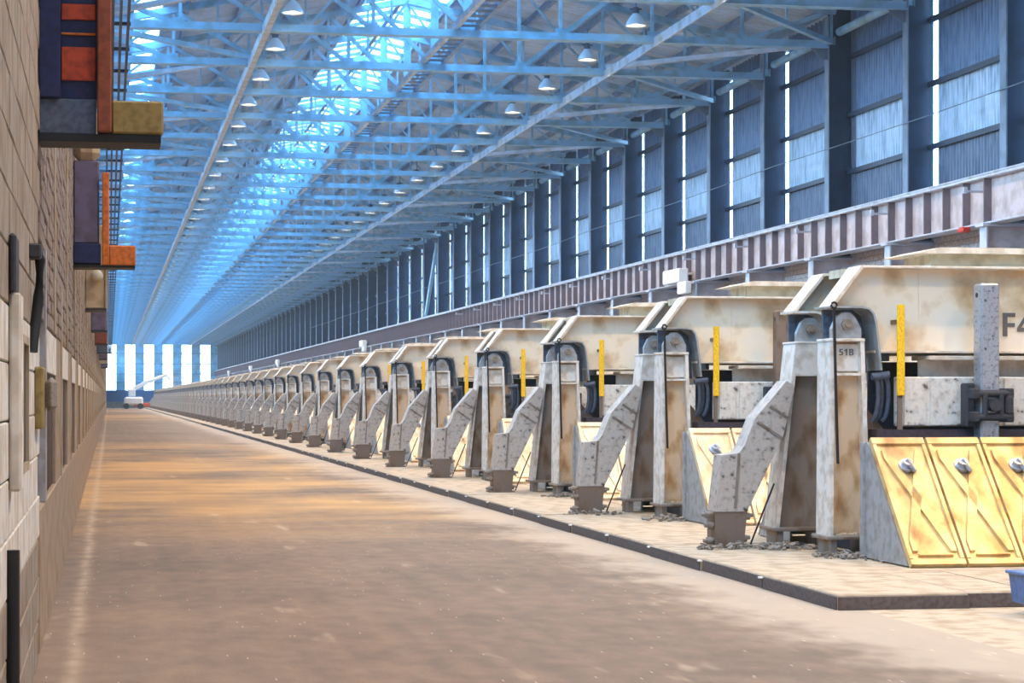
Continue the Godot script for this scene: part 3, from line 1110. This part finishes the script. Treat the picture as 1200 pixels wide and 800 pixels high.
func build_ends() -> void:
	var w := struct("wall_far")
	var st := begin()
	rbox(st, -1.6, 17.6, 0.0, 1.0, ZEND, ZEND + 0.4)
	build("concrete_base", st, M.concrete, w)
	st = begin()
	rbox(st, -1.6, 17.6, 1.0, 2.8, ZEND, ZEND + 0.4)
	build("blue_band", st, M.endband, w)
	st = begin()
	rbox(st, -1.6, 17.6, 10.3, 13.0, ZEND, ZEND + 0.4)
	build("gable", st, M.endblue, w)
	var edges := []
	for i in 7:
		var x0 := -0.45 + 2.9 * i
		edges.append([x0, x0 + 1.5])
	var last := -1.6
	for i in 7:
		var e: Array = edges[i]
		st = begin()
		rbox(st, last, e[0], 2.8, 10.3, ZEND, ZEND + 0.3)
		build("pier", st, M.endblue, w)
		last = e[1]
		var win := struct("window_%d" % (40 + i))
		st = begin()
		rbox(st, e[0], e[1], 2.8, 10.3, ZEND + 0.1, ZEND + 0.12)
		build("pane", st, M.glass, win)
		st = begin()
		for y in [4.8, 6.8, 8.6]:
			rbox(st, e[0], e[1], y - 0.03, y + 0.03, ZEND + 0.02, ZEND + 0.08)
		build("glazing_bar", st, M.white, win)
	st = begin()
	rbox(st, last, 17.6, 2.8, 10.3, ZEND, ZEND + 0.3)
	build("pier", st, M.endblue, w)
	st = begin()
	for y in [4.0, 5.3, 6.9, 8.5]:
		rbox(st, -1.1, 17.1, y - 0.06, y + 0.06, ZEND - 0.12, ZEND)
	build("girt", st, M.purlin, w)
	# unseen wall behind the camera, kept solid to hold cool daylight off the foreground
	w = struct("wall_near")
	st = begin()
	rbox(st, -1.6, 17.6, 0.0, 13.0, ZBACK - 0.4, ZBACK)
	build("sheeting", st, M.clad, w)
	# boom lift in front of the end wall
	var o := thing("boom_lift", "white boom lift with a raised arm before the end windows", "boom lift", p(3.2, 0.0, 322.0))
	st = begin()
	rbox(st, -1.1, 1.6, 0.55, 1.75, -0.9, 0.9, 0.25)
	build("chassis", st, M.white, o)
	st = begin()
	rbox(st, 0.3, 2.6, 0.3, 0.9, -0.7, 0.7, 0.1)
	build("counterweight", st, M.redorange, o)
	for x in [-0.8, 1.2]:
		for d in [-0.9, 0.9]:
			st = begin()
			tube(st, [p(x, 0.42, d - 0.15), p(x, 0.42, d + 0.15)], 0.42, 16)
			build("wheel", st, M.black, o)
	st = begin()
	rbox(st, -0.5, 0.5, 1.75, 2.9, -0.5, 0.5, 0.15)
	build("turret", st, M.white, o)
	st = begin()
	bar(st, p(-0.2, 2.6, 0), p(2.2, 3.9, 0), 0.5, 0.6, 0.08)
	bar(st, p(2.0, 3.8, 0), p(4.9, 4.9, 0), 0.4, 0.45, 0.08)
	build("boom", st, M.white, o)
	st = begin()
	bar(st, p(4.8, 4.9, 0), p(5.4, 4.2, 0), 0.3, 0.3)
	build("jib", st, M.white, o)
	st = begin()
	for y in [3.4, 4.0, 4.6]:
		for q in [[5.2, 6.6, -0.5, -0.44], [5.2, 6.6, 0.44, 0.5], [5.2, 5.26, -0.5, 0.5], [6.54, 6.6, -0.5, 0.5]]:
			rbox(st, q[0], q[1], y - 0.04, y + 0.04, q[2], q[3])
	for x in [5.2, 5.9, 6.55]:
		for d in [-0.47, 0.47]:
			rbox(st, x, x + 0.05, 3.4, 4.6, d - 0.025, d + 0.025)
	rbox(st, 5.2, 6.6, 3.35, 3.4, -0.5, 0.5)
	build("basket", st, M.cream, o)

# ------------------------------------------------------------------ the cells
# x and y as in the hall, d counted from the front post of the cell
func i_post(st_e: SurfaceTool, st_w: SurfaceTool, xb: Array, xt: Array, y0: float, y1: float, d: float, deep: float) -> void:
	var t := 0.04
	prism(st_e, [Vector2(xb[0], y0), Vector2(xb[0] + t, y0), Vector2(xt[0] + t, y1), Vector2(xt[0], y1)], d, d + deep)
	prism(st_e, [Vector2(xb[1] - t, y0), Vector2(xb[1], y0), Vector2(xt[1], y1), Vector2(xt[1] - t, y1)], d, d + deep)
	prism(st_w, [Vector2(xb[0] + t, y0), Vector2(xb[1] - t, y0), Vector2(xt[1] - t, y1), Vector2(xt[0] + t, y1)], d + deep * 0.3, d + deep * 0.3 + 0.03)

func bolt(st: SurfaceTool, x: float, y: float, d: float, r: float, out := 0.05) -> void:
	tube(st, [p(x, y, d), p(x, y, d - out)], r, 6)

func hood_mesh() -> ArrayMesh:
	# one pressed cover: width along x, foot pushed out towards the viewer; raised rim and raised cross
	var st := begin()
	var top := p(0, 1.22, -0.55)
	var foot := p(0, 0.13, -1.62)
	var down := foot - top
	var n := Vector3.RIGHT.cross(down).normalized()
	if n.y < 0:
		n = -n
	var w := 0.52
	var at := func(s: float, t: float, h: float) -> Vector3: return top + Vector3(s * w, 0, 0) + down * t + n * h
	# plate
	var corners := [at.call(0.01, 0, 0), at.call(0.99, 0, 0), at.call(0.99, 1, 0), at.call(0.01, 1, 0)]
	var under := [at.call(0.01, 0, -0.03), at.call(0.99, 0, -0.03), at.call(0.99, 1, -0.03), at.call(0.01, 1, -0.03)]
	quad(st, corners[0], corners[1], corners[2], corners[3], n)
	quad(st, under[0], under[1], under[2], under[3], -n)
	for i in 4:
		var j := (i + 1) % 4
		quad(st, corners[i], corners[j], under[j], under[i], corners[i] + corners[j] - corners[(i + 2) % 4] - corners[(i + 3) % 4])
	# raised ridges: polygons in (s, t)
	var ridges := [
		[[0.01, 0.0], [0.99, 0.0], [0.99, 0.055], [0.01, 0.055]], [[0.01, 0.955], [0.99, 0.955], [0.99, 1.0], [0.01, 1.0]],
		[[0.01, 0.055], [0.085, 0.055], [0.085, 0.955], [0.01, 0.955]], [[0.915, 0.055], [0.99, 0.055], [0.99, 0.955], [0.915, 0.955]],
		[[0.14, 0.1], [0.24, 0.1], [0.9, 0.83], [0.9, 0.9], [0.8, 0.9], [0.14, 0.17]], [[0.76, 0.1], [0.88, 0.1], [0.88, 0.17], [0.2, 0.9], [0.11, 0.9], [0.11, 0.82]],
		[[0.2, 0.915], [0.82, 0.915], [0.82, 0.93], [0.2, 0.93]],
	]
	for r in ridges:
		var hgt := 0.028
		var cx := 0.0
		var cy := 0.0
		for q in r:
			cx += q[0] / r.size()
			cy += q[1] / r.size()
		var up := []
		for q in r:
			var dv := Vector2(cx - q[0], (cy - q[1]))
			var inn := Vector2(clampf(dv.x, -0.006, 0.006), clampf(dv.y, -0.003, 0.003))
			up.append(at.call(q[0] + inn.x, q[1] + inn.y, hgt))
		for i in range(1, r.size() - 1):
			tri(st, up[0], up[i], up[i + 1], n)
		for i in r.size():
			var j: int = (i + 1) % r.size()
			var mid := Vector2((r[i][0] + r[j][0]) / 2 - cx, (r[i][1] + r[j][1]) / 2 - cy)
			quad(st, at.call(r[i][0], r[i][1], 0.0), at.call(r[j][0], r[j][1], 0.0), up[j], up[i], n * 0.5 + Vector3.RIGHT * mid.x + down * mid.y)
	return st.commit()

func knob_mesh() -> ArrayMesh:
	var st := begin()
	var c := p(0.26, 0.97, -0.81)
	var n := p(0, 1.07, -1.09).normalized()
	tube(st, [c, c + n * 0.035], 0.075, 12)
	tube(st, [c + n * 0.03, c + n * 0.08], 0.045, 10)
	bar(st, c + n * 0.06 + Vector3(-0.01, 0.03, 0), c + n * 0.06 + Vector3(0.06, -0.08, 0.04), 0.045, 0.035, 0.006)
	return st.commit()

func cell_parts() -> Array:
	var r := []
	# front post
	var e := begin()
	var w := begin()
	i_post(e, w, [6.664, 7.075], [6.68, 7.01], 0.3, 2.13, 0.0, 0.4)
	rbox(e, 6.67, 7.015, 2.13, 2.16, -0.01, 0.41, 0.006)
	rbox(e, 6.70, 7.0, 1.81, 1.835, 0.01, 0.4)
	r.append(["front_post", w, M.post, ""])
	r.append(["post_flange", e, M.post_edge, "front_post"])
	var st := begin()
	rbox(st, 6.72, 6.985, 1.85, 2.11, 0.085, 0.11, 0.006)
	r.append(["name_plate", st, M.post_edge, "front_post"])
	st = begin()
	rbox(st, 6.63, 7.1, 0.265, 0.3, -0.05, 0.45, 0.008)
	for q in [[6.68, 6.74], [7.0, 7.06]]:
		rbox(st, q[0], q[1], 0.12, 0.265, 0.0, 0.38)
	rbox(st, 6.66, 7.08, 0.12, 0.14, -0.02, 0.4)
	r.append(["base_plate", st, M.post_dark, "front_post"])
	st = begin()
	for i in 9:
		var dx := 6.72 + 0.036 * i
		prism(st, [Vector2(dx, 0.3), Vector2(dx + 0.06, 0.3), Vector2(dx + 0.04, 0.318 + 0.006 * (i % 3)), Vector2(dx + 0.015, 0.314)], -0.03, 0.1 + 0.004 * (i % 4))
	r.append(["dust", st, M.slab, "front_post"])
	# rear post
	e = begin()
	w = begin()
	i_post(e, w, [6.57, 7.09], [6.775, 7.08], 0.3, 2.14, 1.4, 0.4)
	rbox(e, 6.765, 7.085, 2.14, 2.165, 1.39, 1.81, 0.006)
	rbox(e, 6.77, 7.085, 1.82, 1.845, 1.39, 1.8)
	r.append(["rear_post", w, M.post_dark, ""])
	r.append(["post_flange", e, M.post_edge, "rear_post"])
	st = begin()
	prism(st, [Vector2(6.745, 1.845), Vector2(7.082, 1.845), Vector2(7.08, 2.14), Vector2(6.778, 2.14)], 1.395, 1.42)
	r.append(["face_plate", st, M.post_edge, "rear_post"])
	st = begin()
	rbox(st, 6.53, 7.11, 0.265, 0.3, 1.35, 1.85, 0.008)
	for q in [[6.59, 6.65], [7.0, 7.06]]:
		rbox(st, q[0], q[1], 0.12, 0.265, 1.4, 1.78)
	r.append(["base_plate", st, M.post_dark, "rear_post"])
	# pin lugs on both posts
	for q in [[0.0, 0.0, "front_post"], [0.1, 1.4, "rear_post"]]:
		st = begin()
		var x: float = q[0]
		var d: float = q[1]
		prism(st, [Vector2(6.70 + x, 2.16), Vector2(6.99 + x * 0.8, 2.16), Vector2(6.99 + x * 0.8, 2.25), Vector2(6.93 + x, 2.36), Vector2(6.88 + x, 2.405), Vector2(6.8 + x, 2.405), Vector2(6.75 + x, 2.36), Vector2(6.70 + x, 2.25)], d + 0.03, d + 0.11)
		r.append(["lug", st, M.hood_side, q[2]])
		st = begin()
		bolt(st, 6.84 + x, 2.29, d + 0.04, 0.055)
		bolt(st, 6.84 + x, 2.29, d - 0.005, 0.03, 0.03)
		r.append(["bolt", st, M.post_dark, q[2]])
	# saddles: bent plates over the lugs
	st = begin()
	strip(st, [Vector2(6.655, 2.455), Vector2(6.98, 2.455), Vector2(7.05, 2.44), Vector2(7.095, 2.39), Vector2(7.12, 2.3), Vector2(7.15, 2.03), Vector2(7.17, 1.86)], 0.018, -0.03, 0.42)
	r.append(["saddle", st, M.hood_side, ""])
	st = begin()
	strip(st, [Vector2(6.74, 2.46), Vector2(7.0, 2.46), Vector2(7.08, 2.43), Vector2(7.12, 2.36), Vector2(7.13, 2.26)], 0.025, 1.37, 1.8)
	r.append(["saddle", st, M.post_edge, ""])
	st = begin()
	prism(st, [Vector2(6.7, 2.44), Vector2(7.0, 2.44), Vector2(7.08, 2.38), Vector2(7.12, 2.2), Vector2(7.14, 1.84), Vector2(7.02, 1.84), Vector2(7.02, 2.16), Vector2(6.7, 2.16)], 0.3, 0.34)
	r.append(["gusset", st, M.darkblue, ""])
	st = begin()
	prism(st, [Vector2(6.8, 2.45), Vector2(7.05, 2.45), Vector2(7.12, 2.3), Vector2(7.12, 2.16), Vector2(6.8, 2.16)], 1.7, 1.74)
	r.append(["gusset", st, M.darkblue, ""])
	# two plate girders
	for d in [0.0, 1.4]:
		var x0 := 6.69 if d == 0.0 else 6.76
		var x1 := 6.99 if d == 0.0 else 7.08
		st = begin()
		prism(st, [Vector2(x0 + 0.03, 2.45), Vector2(x1 + 0.02, 2.83), Vector2(15.4, 2.83), Vector2(15.4, 2.05), Vector2(7.16, 2.05), Vector2(7.12, 2.45)], d + 0.17, d + 0.2)
		for x in [7.62, 9.2, 10.8, 12.4, 14.0]:
			rbox(st, x - 0.012, x + 0.012, 2.05, 2.83, d + 0.163, d + 0.17)
		r.append(["girder_web", st, M.girder, ""])
		st = begin()
		rbox(st, x1 - 0.01, 15.4, 2.825, 2.85, d, d + 0.37, 0.005)
		rbox(st, 7.13, 15.4, 2.025, 2.05, d + 0.06, d + 0.33, 0.005)
		strip(st, [Vector2(x0, 2.45), Vector2(x1, 2.84)], 0.03, d, d + 0.37)
		r.append(["girder_flange", st, M.girder_edge, ""])
	st = begin()
	rbox(st, 7.06, 15.4, 2.82, 2.84, 0.37, 1.4)
	rbox(st, 7.06, 7.5, 2.78, 2.86, 0.75, 1.2)
	r.append(["deck_plate", st, M.cream, ""])
	st = begin()
	rbox(st, 7.3, 7.33, 1.95, 2.82, 0.2, 1.57)  # dark plates put in so the gaps between the girders read as shade
	rbox(st, 7.3, 15.3, 1.2, 1.95, 0.72, 0.75)
	r.append(["shade_plate", st, M.dark, ""])
	# cover box on top
	st = begin()
	rbox(st, 8.05, 15.0, 2.85, 3.03, 1.0, 1.75)
	r.append(["hopper", st, M.cream, ""])
	st = begin()
	prism(st, [Vector2(7.86, 3.03), Vector2(8.1, 3.09), Vector2(15.1, 3.09), Vector2(15.1, 3.03)], 0.85, 1.9)
	r.append(["hopper_lid", st, M.girder_edge, ""])
	# gauge bar
	st = begin()
	rbox(st, 7.315, 7.39, 1.62, 2.48, -0.06, -0.035, 0.006)
	for y in [1.9, 2.2, 2.4]:
		bolt(st, 7.352, y, -0.055, 0.012, 0.012)
	r.append(["gauge_bar", st, M.yellow, "", "yellow upright bar"])
	st = begin()
	rbox(st, 7.33, 7.375, 2.3, 2.34, -0.035, 0.18)
	rbox(st, 7.33, 7.375, 1.3, 1.8, -0.034, 0.0)
	r.append(["bar_bracket", st, M.rust, ""])
	# long beam under the girders with cover plates
	st = begin()
	rbox(st, 7.37, 15.2, 1.33, 1.8, 0.0, 0.2, 0.01)
	r.append(["anode_beam", st, M.beam, ""])
	for q in [[7.40, 7.62, 0.012], [7.66, 8.05, 0.02], [8.4, 9.2, 0.02], [9.25, 10.4, 0.012]]:
		st = begin()
		rbox(st, q[0], q[1], 1.34, 1.79, -q[2], 0.0, 0.004)
		r.append(["cover_plate", st, M.beam, "anode_beam"])
	st = begin()
	rbox(st, 7.66, 15.2, 1.96, 2.0, 0.02, 0.5, 0.006)
	rbox(st, 7.66, 15.2, 1.8, 1.96, 0.3, 0.33)
	r.append(["ledge", st, M.girder_edge, ""])
	st = begin()
	rbox(st, 7.12, 15.2, 1.2, 1.3, -0.04, 0.2)
	r.append(["deck_beam", st, M.purple, ""])
	st = begin()
	rbox(st, 7.2, 15.2, 0.12, 1.2, -0.5, 1.7)
	rbox(st, 7.1, 7.2, 0.12, 1.15, -0.3, 1.7)
	r.append(["shell", st, M.dark, ""])
	# ends of the covers and the row of covers at the back
	st = begin()
	prism_x(st, [Vector2(-0.5, 1.19), Vector2(-1.54, 0.13), Vector2(-0.4, 0.13), Vector2(-0.4, 1.19)], 6.86, 6.885)
	rbox(st, 6.83, 6.87, 0.13, 1.19, -0.46, -0.38, 0.005)
	r.append(["end_plate", st, M.hood_side, ""])
	st = begin()
	prism_x(st, [Vector2(1.95, 1.2), Vector2(1.98, 1.2), Vector2(3.0, 0.13), Vector2(2.97, 0.13)], 6.86, 15.2)
	prism_x(st, [Vector2(1.95, 1.19), Vector2(2.95, 0.13), Vector2(1.85, 0.13), Vector2(1.85, 1.19)], 6.86, 6.885)
	r.append(["back_cover", st, M.hood_side, ""])
	# cranked leg
	st = begin()
	prism(st, [Vector2(5.925, 0.47), Vector2(6.245, 0.47), Vector2(6.62, 1.225), Vector2(6.74, 1.72), Vector2(6.655, 1.77), Vector2(6.33, 1.4), Vector2(6.215, 1.12), Vector2(6.16, 1.05), Vector2(5.99, 1.03)], 1.3, 1.62)
	r.append(["raking_leg", st, M.strut, ""])
	st = begin()
	for q in [[6.12, 0.5, 6.16, 1.05], [6.35, 1.36, 6.6, 1.2], [6.48, 1.52, 6.66, 1.4]]:
		bar(st, p(q[0], q[1], 1.295), p(q[2], q[3], 1.295), 0.02, 0.025)
	r.append(["weld_strip", st, M.post_dark, "raking_leg"])
	st = begin()
	prism(st, [Vector2(5.92, 0.12), Vector2(6.21, 0.12), Vector2(6.25, 0.47), Vector2(5.915, 0.47)], 1.31, 1.61)
	rbox(st, 5.86, 6.26, 0.12, 0.14, 1.28, 1.66)
	r.append(["leg_foot", st, M.rust, "raking_leg"])
	st = begin()
	for q in [[5.87, 0.18], [5.88, 0.33], [5.85, 0.44], [6.23, 0.2], [6.26, 0.42]]:
		tube(st, [p(q[0] - 0.06, q[1], 1.36), p(q[0] + 0.06, q[1] + 0.01, 1.36)], 0.022, 6)
		tube(st, [p(q[0] - 0.025, q[1], 1.36), p(q[0] + 0.025, q[1], 1.36)], 0.04, 6)
	r.append(["bolt", st, M.post_dark, "raking_leg"])
	# thin stay
	st = begin()
	tube(st, [p(6.25, 0.15, 1.2), p(6.5, 0.75, 1.22)], 0.01, 5)
	r.append(["stay_rod", st, M.black, ""])
	# hook rod on the front post
	st = begin()
	tube(st, [p(6.74, 0.98, -0.025), p(6.72, 1.6, -0.03), p(6.7, 2.44, -0.03)], 0.014, 6)
	var loop := []
	for k in 9:
		var a := TAU * k / 8
		loop.append(p(6.7 + 0.028 * sin(a), 2.47 - 0.028 * cos(a), -0.03))
	tube(st, loop, 0.012, 6)
	r.append(["hook_rod", st, M.black, ""])
	# hoses beside the post
	st = begin()
	for q in [[7.13, 0.0], [7.19, 0.06], [7.24, 0.02]]:
		var pts := []
		for k in 11:
			var t := k / 10.0
			pts.append(p(q[0] + 0.05 * sin(t * PI), 1.8 - 0.42 * t + 0.04 * sin(t * PI * 2.0), 0.05 + q[1] + 0.1 * t))
		tube(st, pts, 0.022, 7)
	tube(st, [p(7.1, 1.8, 0.05), p(7.27, 1.82, 0.05)], 0.035, 8)
	r.append(["hose", st, M.darkblue, ""])
	st = begin()
	prism(st, [Vector2(7.06, 1.55), Vector2(7.34, 1.22), Vector2(7.06, 1.22)], 0.2, 0.23)
	r.append(["corner_plate", st, M.rust, ""])
	# far end posts of the cell
	st = begin()
	for d in [0.0, 1.4]:
		rbox(st, 15.2, 15.24, 0.12, 2.05, d, d + 0.4)
		rbox(st, 15.56, 15.6, 0.12, 2.05, d, d + 0.4)
		rbox(st, 15.24, 15.56, 0.12, 2.05, d + 0.18, d + 0.21)
	r.append(["end_post", st, M.post, ""])
	return r

func build_cells() -> void:
	var org := p(6.87, 0.12, 0)
	var parts := cell_parts()
	var hood := hood_mesh()
	var knob := knob_mesh()
	var meshes := []
	for q in parts:
		var m: ArrayMesh = q[1].commit()
		meshes.append(m)
	# one merged copy for the cells too far to show parts
	var by := {}
	for i in parts.size():
		var m: Material = parts[i][2]
		if not by.has(m):
			by[m] = begin()
		by[m].append_from(meshes[i], 0, Transform3D(Basis(), -org))
	by[M.hood] = begin()
	for i in 15:
		by[M.hood].append_from(hood, 0, Transform3D(Basis(), p(6.86 + 0.53 * i, 0, 0) - org))
	var far := ArrayMesh.new()
	for m in by:
		by[m].set_material(m)
		by[m].commit(far)
	for n in 51:
		var at := p(0, 0, CELL_FIRST + CELL_PITCH * n) + org
		if n > 15:
			tag(put("smelter_cell", far, null, self, at), "small far steel smelter cell deep in the row, past the sixteenth from the camera", "smelter cell", "distant smelter cells")
			continue
		var lab := "%s steel smelter cell of the long right-hand row, counted from the camera" % ORD[n]
		if n == 0:
			lab = "nearest steel smelter cell at the right edge, stencilled F4, with golden covers"
		var o := thing("smelter_cell", lab, "smelter cell", at)
		var named := {}
		for i in parts.size():
			var q: Array = parts[i]
			var host: Node3D = named[q[3]] if q[3] != "" else o
			var c := put(q[0], meshes[i], q[2], host, -org if host == o else Vector3.ZERO)
			if q.size() > 4:
				c.set_meta("label", q[4])
			if not named.has(q[0]):
				named[q[0]] = c
		for i in (15 if n < 6 else 5):
			var h := put("hood_panel", hood, M.gold if n == 0 else M.hood, o, p(6.86 + 0.53 * i, 0, 0) - org)
			if n < 6:
				put("knob", knob, M.steel, h)
		if n == 0:
			var tm := TextMesh.new()
			var f := SystemFont.new()
			f.font_names = PackedStringArray(["Droid Sans"])
			f.font_weight = 700
			tm.font = f
			tm.text = "F4"
			tm.font_size = 64
			tm.pixel_size = 0.0049
			tm.depth = 0.004
			tm.horizontal_alignment = HORIZONTAL_ALIGNMENT_LEFT
			put("stencil_lettering", tm, M.ink, o, p(8.43, 2.30, 0.162) - org)
			var t2 := TextMesh.new()
			t2.font = f
			t2.text = "51B"
			t2.font_size = 32
			t2.pixel_size = 0.0027
			t2.depth = 0.004
			put("plate_lettering", t2, M.ink, named["name_plate"], p(6.86, 2.03, 0.08))
	# rods clamped to the beam, one in view on each cell
	var rod := begin()
	rbox(rod, 0.0, 0.19, 0.185, 1.66, 0.0, 0.2, 0.02)
	var rm := rod.commit()
	var hole := begin()
	tube(hole, [p(-0.004, 1.55, 0.1), p(0.03, 1.55, 0.1)], 0.025, 10)
	var hm := hole.commit()
	var cl := begin()
	for y in [0.4, 0.62]:
		tube(cl, [p(-0.1, y, -0.04), p(0.3, y, -0.04)], 0.035, 8)
		for x in [-0.07, 0.27]:
			rbox(cl, x - 0.035, x + 0.035, y - 0.05, y + 0.05, -0.07, 0.222, 0.012)
	rbox(cl, -0.12, -0.03, 0.3, 0.72, 0.06, 0.222, 0.015)
	rbox(cl, 0.22, 0.3, 0.42, 0.6, -0.08, 0.1, 0.02)
	tube(cl, [p(0.1, 0.51, -0.12), p(0.1, 0.51, 0.0)], 0.06, 8)
	tube(cl, [p(0.02, 0.4, -0.05), p(0.02, 0.62, -0.05)], 0.03, 8)
	tube(cl, [p(0.18, 0.4, -0.05), p(0.18, 0.62, -0.05)], 0.03, 8)
	var cm := cl.commit()
	for n in 6:
		var at := p(8.07, 1.02, CELL_FIRST + CELL_PITCH * n - 0.25)
		var o := thing("anode_rod", "square metal rod clamped upright to the %s smelter cell" % ORD[n], "rod", at)
		put("rod", rm, M.steel if n == 0 else M.rust, o)
		put("rod_hole", hm, M.black, o)
		put("clamp", cm, M.dark, o)

func build_debris() -> void:
	# crushed lumps that have gathered at the feet of the first cells
	var shapes := []
	for v in 4:
		var st := begin()
		var pts := []
		for k in 10:
			var a := TAU * k / 5.0 + (0.6 if k > 4 else 0.0)
			pts.append(Vector3(cos(a) * (0.8 + 0.4 * rng.randf()), (0.35 if k > 4 else -0.35) * (0.7 + 0.5 * rng.randf()), sin(a) * (0.8 + 0.4 * rng.randf())))
		for k in 5:
			var k2 := (k + 1) % 5
			quad(st, pts[k], pts[k2], pts[5 + k2], pts[5 + k], pts[k] + pts[k2] + pts[5 + k])
			tri(st, pts[5 + k], pts[5 + k2], Vector3(0, 0.65, 0), Vector3.UP)
			tri(st, pts[k], pts[k2], Vector3(0, -0.5, 0), Vector3.DOWN)
		shapes.append(st.commit())
	var heaps := [[6.75, 19.75, 0.35, 0.28, 150], [6.6, 21.1, 0.35, 0.3, 110], [6.1, 21.1, 0.4, 0.2, 60], [6.7, 26.2, 0.35, 0.3, 80], [6.05, 27.6, 0.4, 0.2, 40], [6.7, 32.7, 0.4, 0.3, 60], [7.0, 19.2, 0.25, 0.3, 60]]
	for i in heaps.size():
		var hp: Array = heaps[i]
		var mm := MultiMesh.new()
		mm.transform_format = MultiMesh.TRANSFORM_3D
		mm.mesh = shapes[i % 4]
		mm.instance_count = hp[4]
		for k in hp[4]:
			var a := rng.randf() * TAU
			var q := rng.randf()
			var r := 0.012 + 0.035 * pow(rng.randf(), 3.0)
			var b := Basis.from_euler(Vector3(rng.randf() * 0.6, rng.randf() * TAU, rng.randf() * 0.6)).scaled(Vector3.ONE * r)
			mm.set_instance_transform(k, Transform3D(b, p(hp[0] + cos(a) * q * hp[2], 0.12 + r * 0.3 + 0.04 * (1.0 - q) * rng.randf(), hp[1] + sin(a) * q * hp[3])))
		var mi := MultiMeshInstance3D.new()
		mi.name = unique("rubble")
		mi.multimesh = mm
		mi.material_override = M.rock
		mi.set_meta("kind", "stuff")
		add_child(mi, true)
		tag(mi, ["loose grey rubble at the foot of the nearest front post", "loose grey rubble at the foot of the nearest rear post", "loose rubble around the nearest raking leg", "loose rubble at the posts of the second cell", "loose rubble around the raking leg of the second cell", "loose rubble at the posts of the third cell", "loose rubble beside the nearest golden cover"][i], "rubble")
	# blue steel bin cut by the right edge
	var o := thing("steel_bin", "blue tapered steel bin cut off by the right edge, standing on the floor", "bin", p(6.73, 0.0, 15.35))
	var st := begin()
	prism(st, [Vector2(-0.16, 0.3), Vector2(-0.13, 0.09), Vector2(-0.06, 0.07), Vector2(0.4, 0.07), Vector2(0.46, 0.3)], -0.2, 0.2)
	build("body", st, M.bluepaint, o)
	st = begin()
	rbox(st, -0.18, 0.48, 0.3, 0.325, -0.22, 0.22, 0.006)
	build("rim", st, M.bluepaint, o)
	for x in [0.0, 0.3]:
		for d in [-0.15, 0.15]:
			st = begin()
			rbox(st, x, x + 0.05, 0.0, 0.07, d - 0.03, d + 0.03)
			build("foot", st, M.bluepaint, o)

const LAMP := 58.0

func _ready() -> void:
	rng.seed = 7
	# camera: eye height 1.6 m close to the left wall, long lens, level, shifted up a little
	var cam := Camera3D.new()
	cam.name = "camera"
	cam.projection = Camera3D.PROJECTION_FRUSTUM
	cam.near = 0.1
	cam.far = 800.0
	cam.size = 0.1 * 800.0 / 2600.0
	cam.frustum_offset = Vector2(0, 0.1 * 66.0 / 2600.0)
	cam.position = p(0, 1.6, 0)
	cam.rotation.y = -atan(472.0 / 2600.0)
	cam.current = true
	add_child(cam)
	# sky and exposure
	var sm := ProceduralSkyMaterial.new()
	sm.sky_top_color = Color(0.47, 0.75, 0.95)
	sm.sky_horizon_color = Color(0.8, 0.92, 1.0)
	sm.sky_curve = 0.15
	sm.sky_energy_multiplier = 4.0
	sm.ground_bottom_color = Color(0.45, 0.48, 0.52)
	sm.ground_horizon_color = Color(0.8, 0.9, 0.98)
	sm.ground_energy_multiplier = 2.0
	var sky := Sky.new()
	sky.sky_material = sm
	var env := Environment.new()
	env.background_mode = Environment.BG_SKY
	env.sky = sky
	env.tonemap_mode = Environment.TONE_MAPPER_LINEAR
	env.tonemap_exposure = 0.62
	# dusty air of the long hall
	env.volumetric_fog_enabled = true
	env.volumetric_fog_density = 0.0008
	env.volumetric_fog_albedo = Color(0.75, 0.88, 1.0)
	env.sdfgi_enabled = true
	env.ssao_enabled = true
	env.ssil_enabled = true
	var we := WorldEnvironment.new()
	we.name = "environment"
	we.environment = env
	add_child(we)
	make_materials()
	build_floor()
	build_platform()
	build_right_wall()
	build_left_wall()
	build_ends()
	build_roof()
	build_trusses()
	build_crane_rail()
	build_cells()
	build_wall_units()
	build_lamps()
	build_debris()
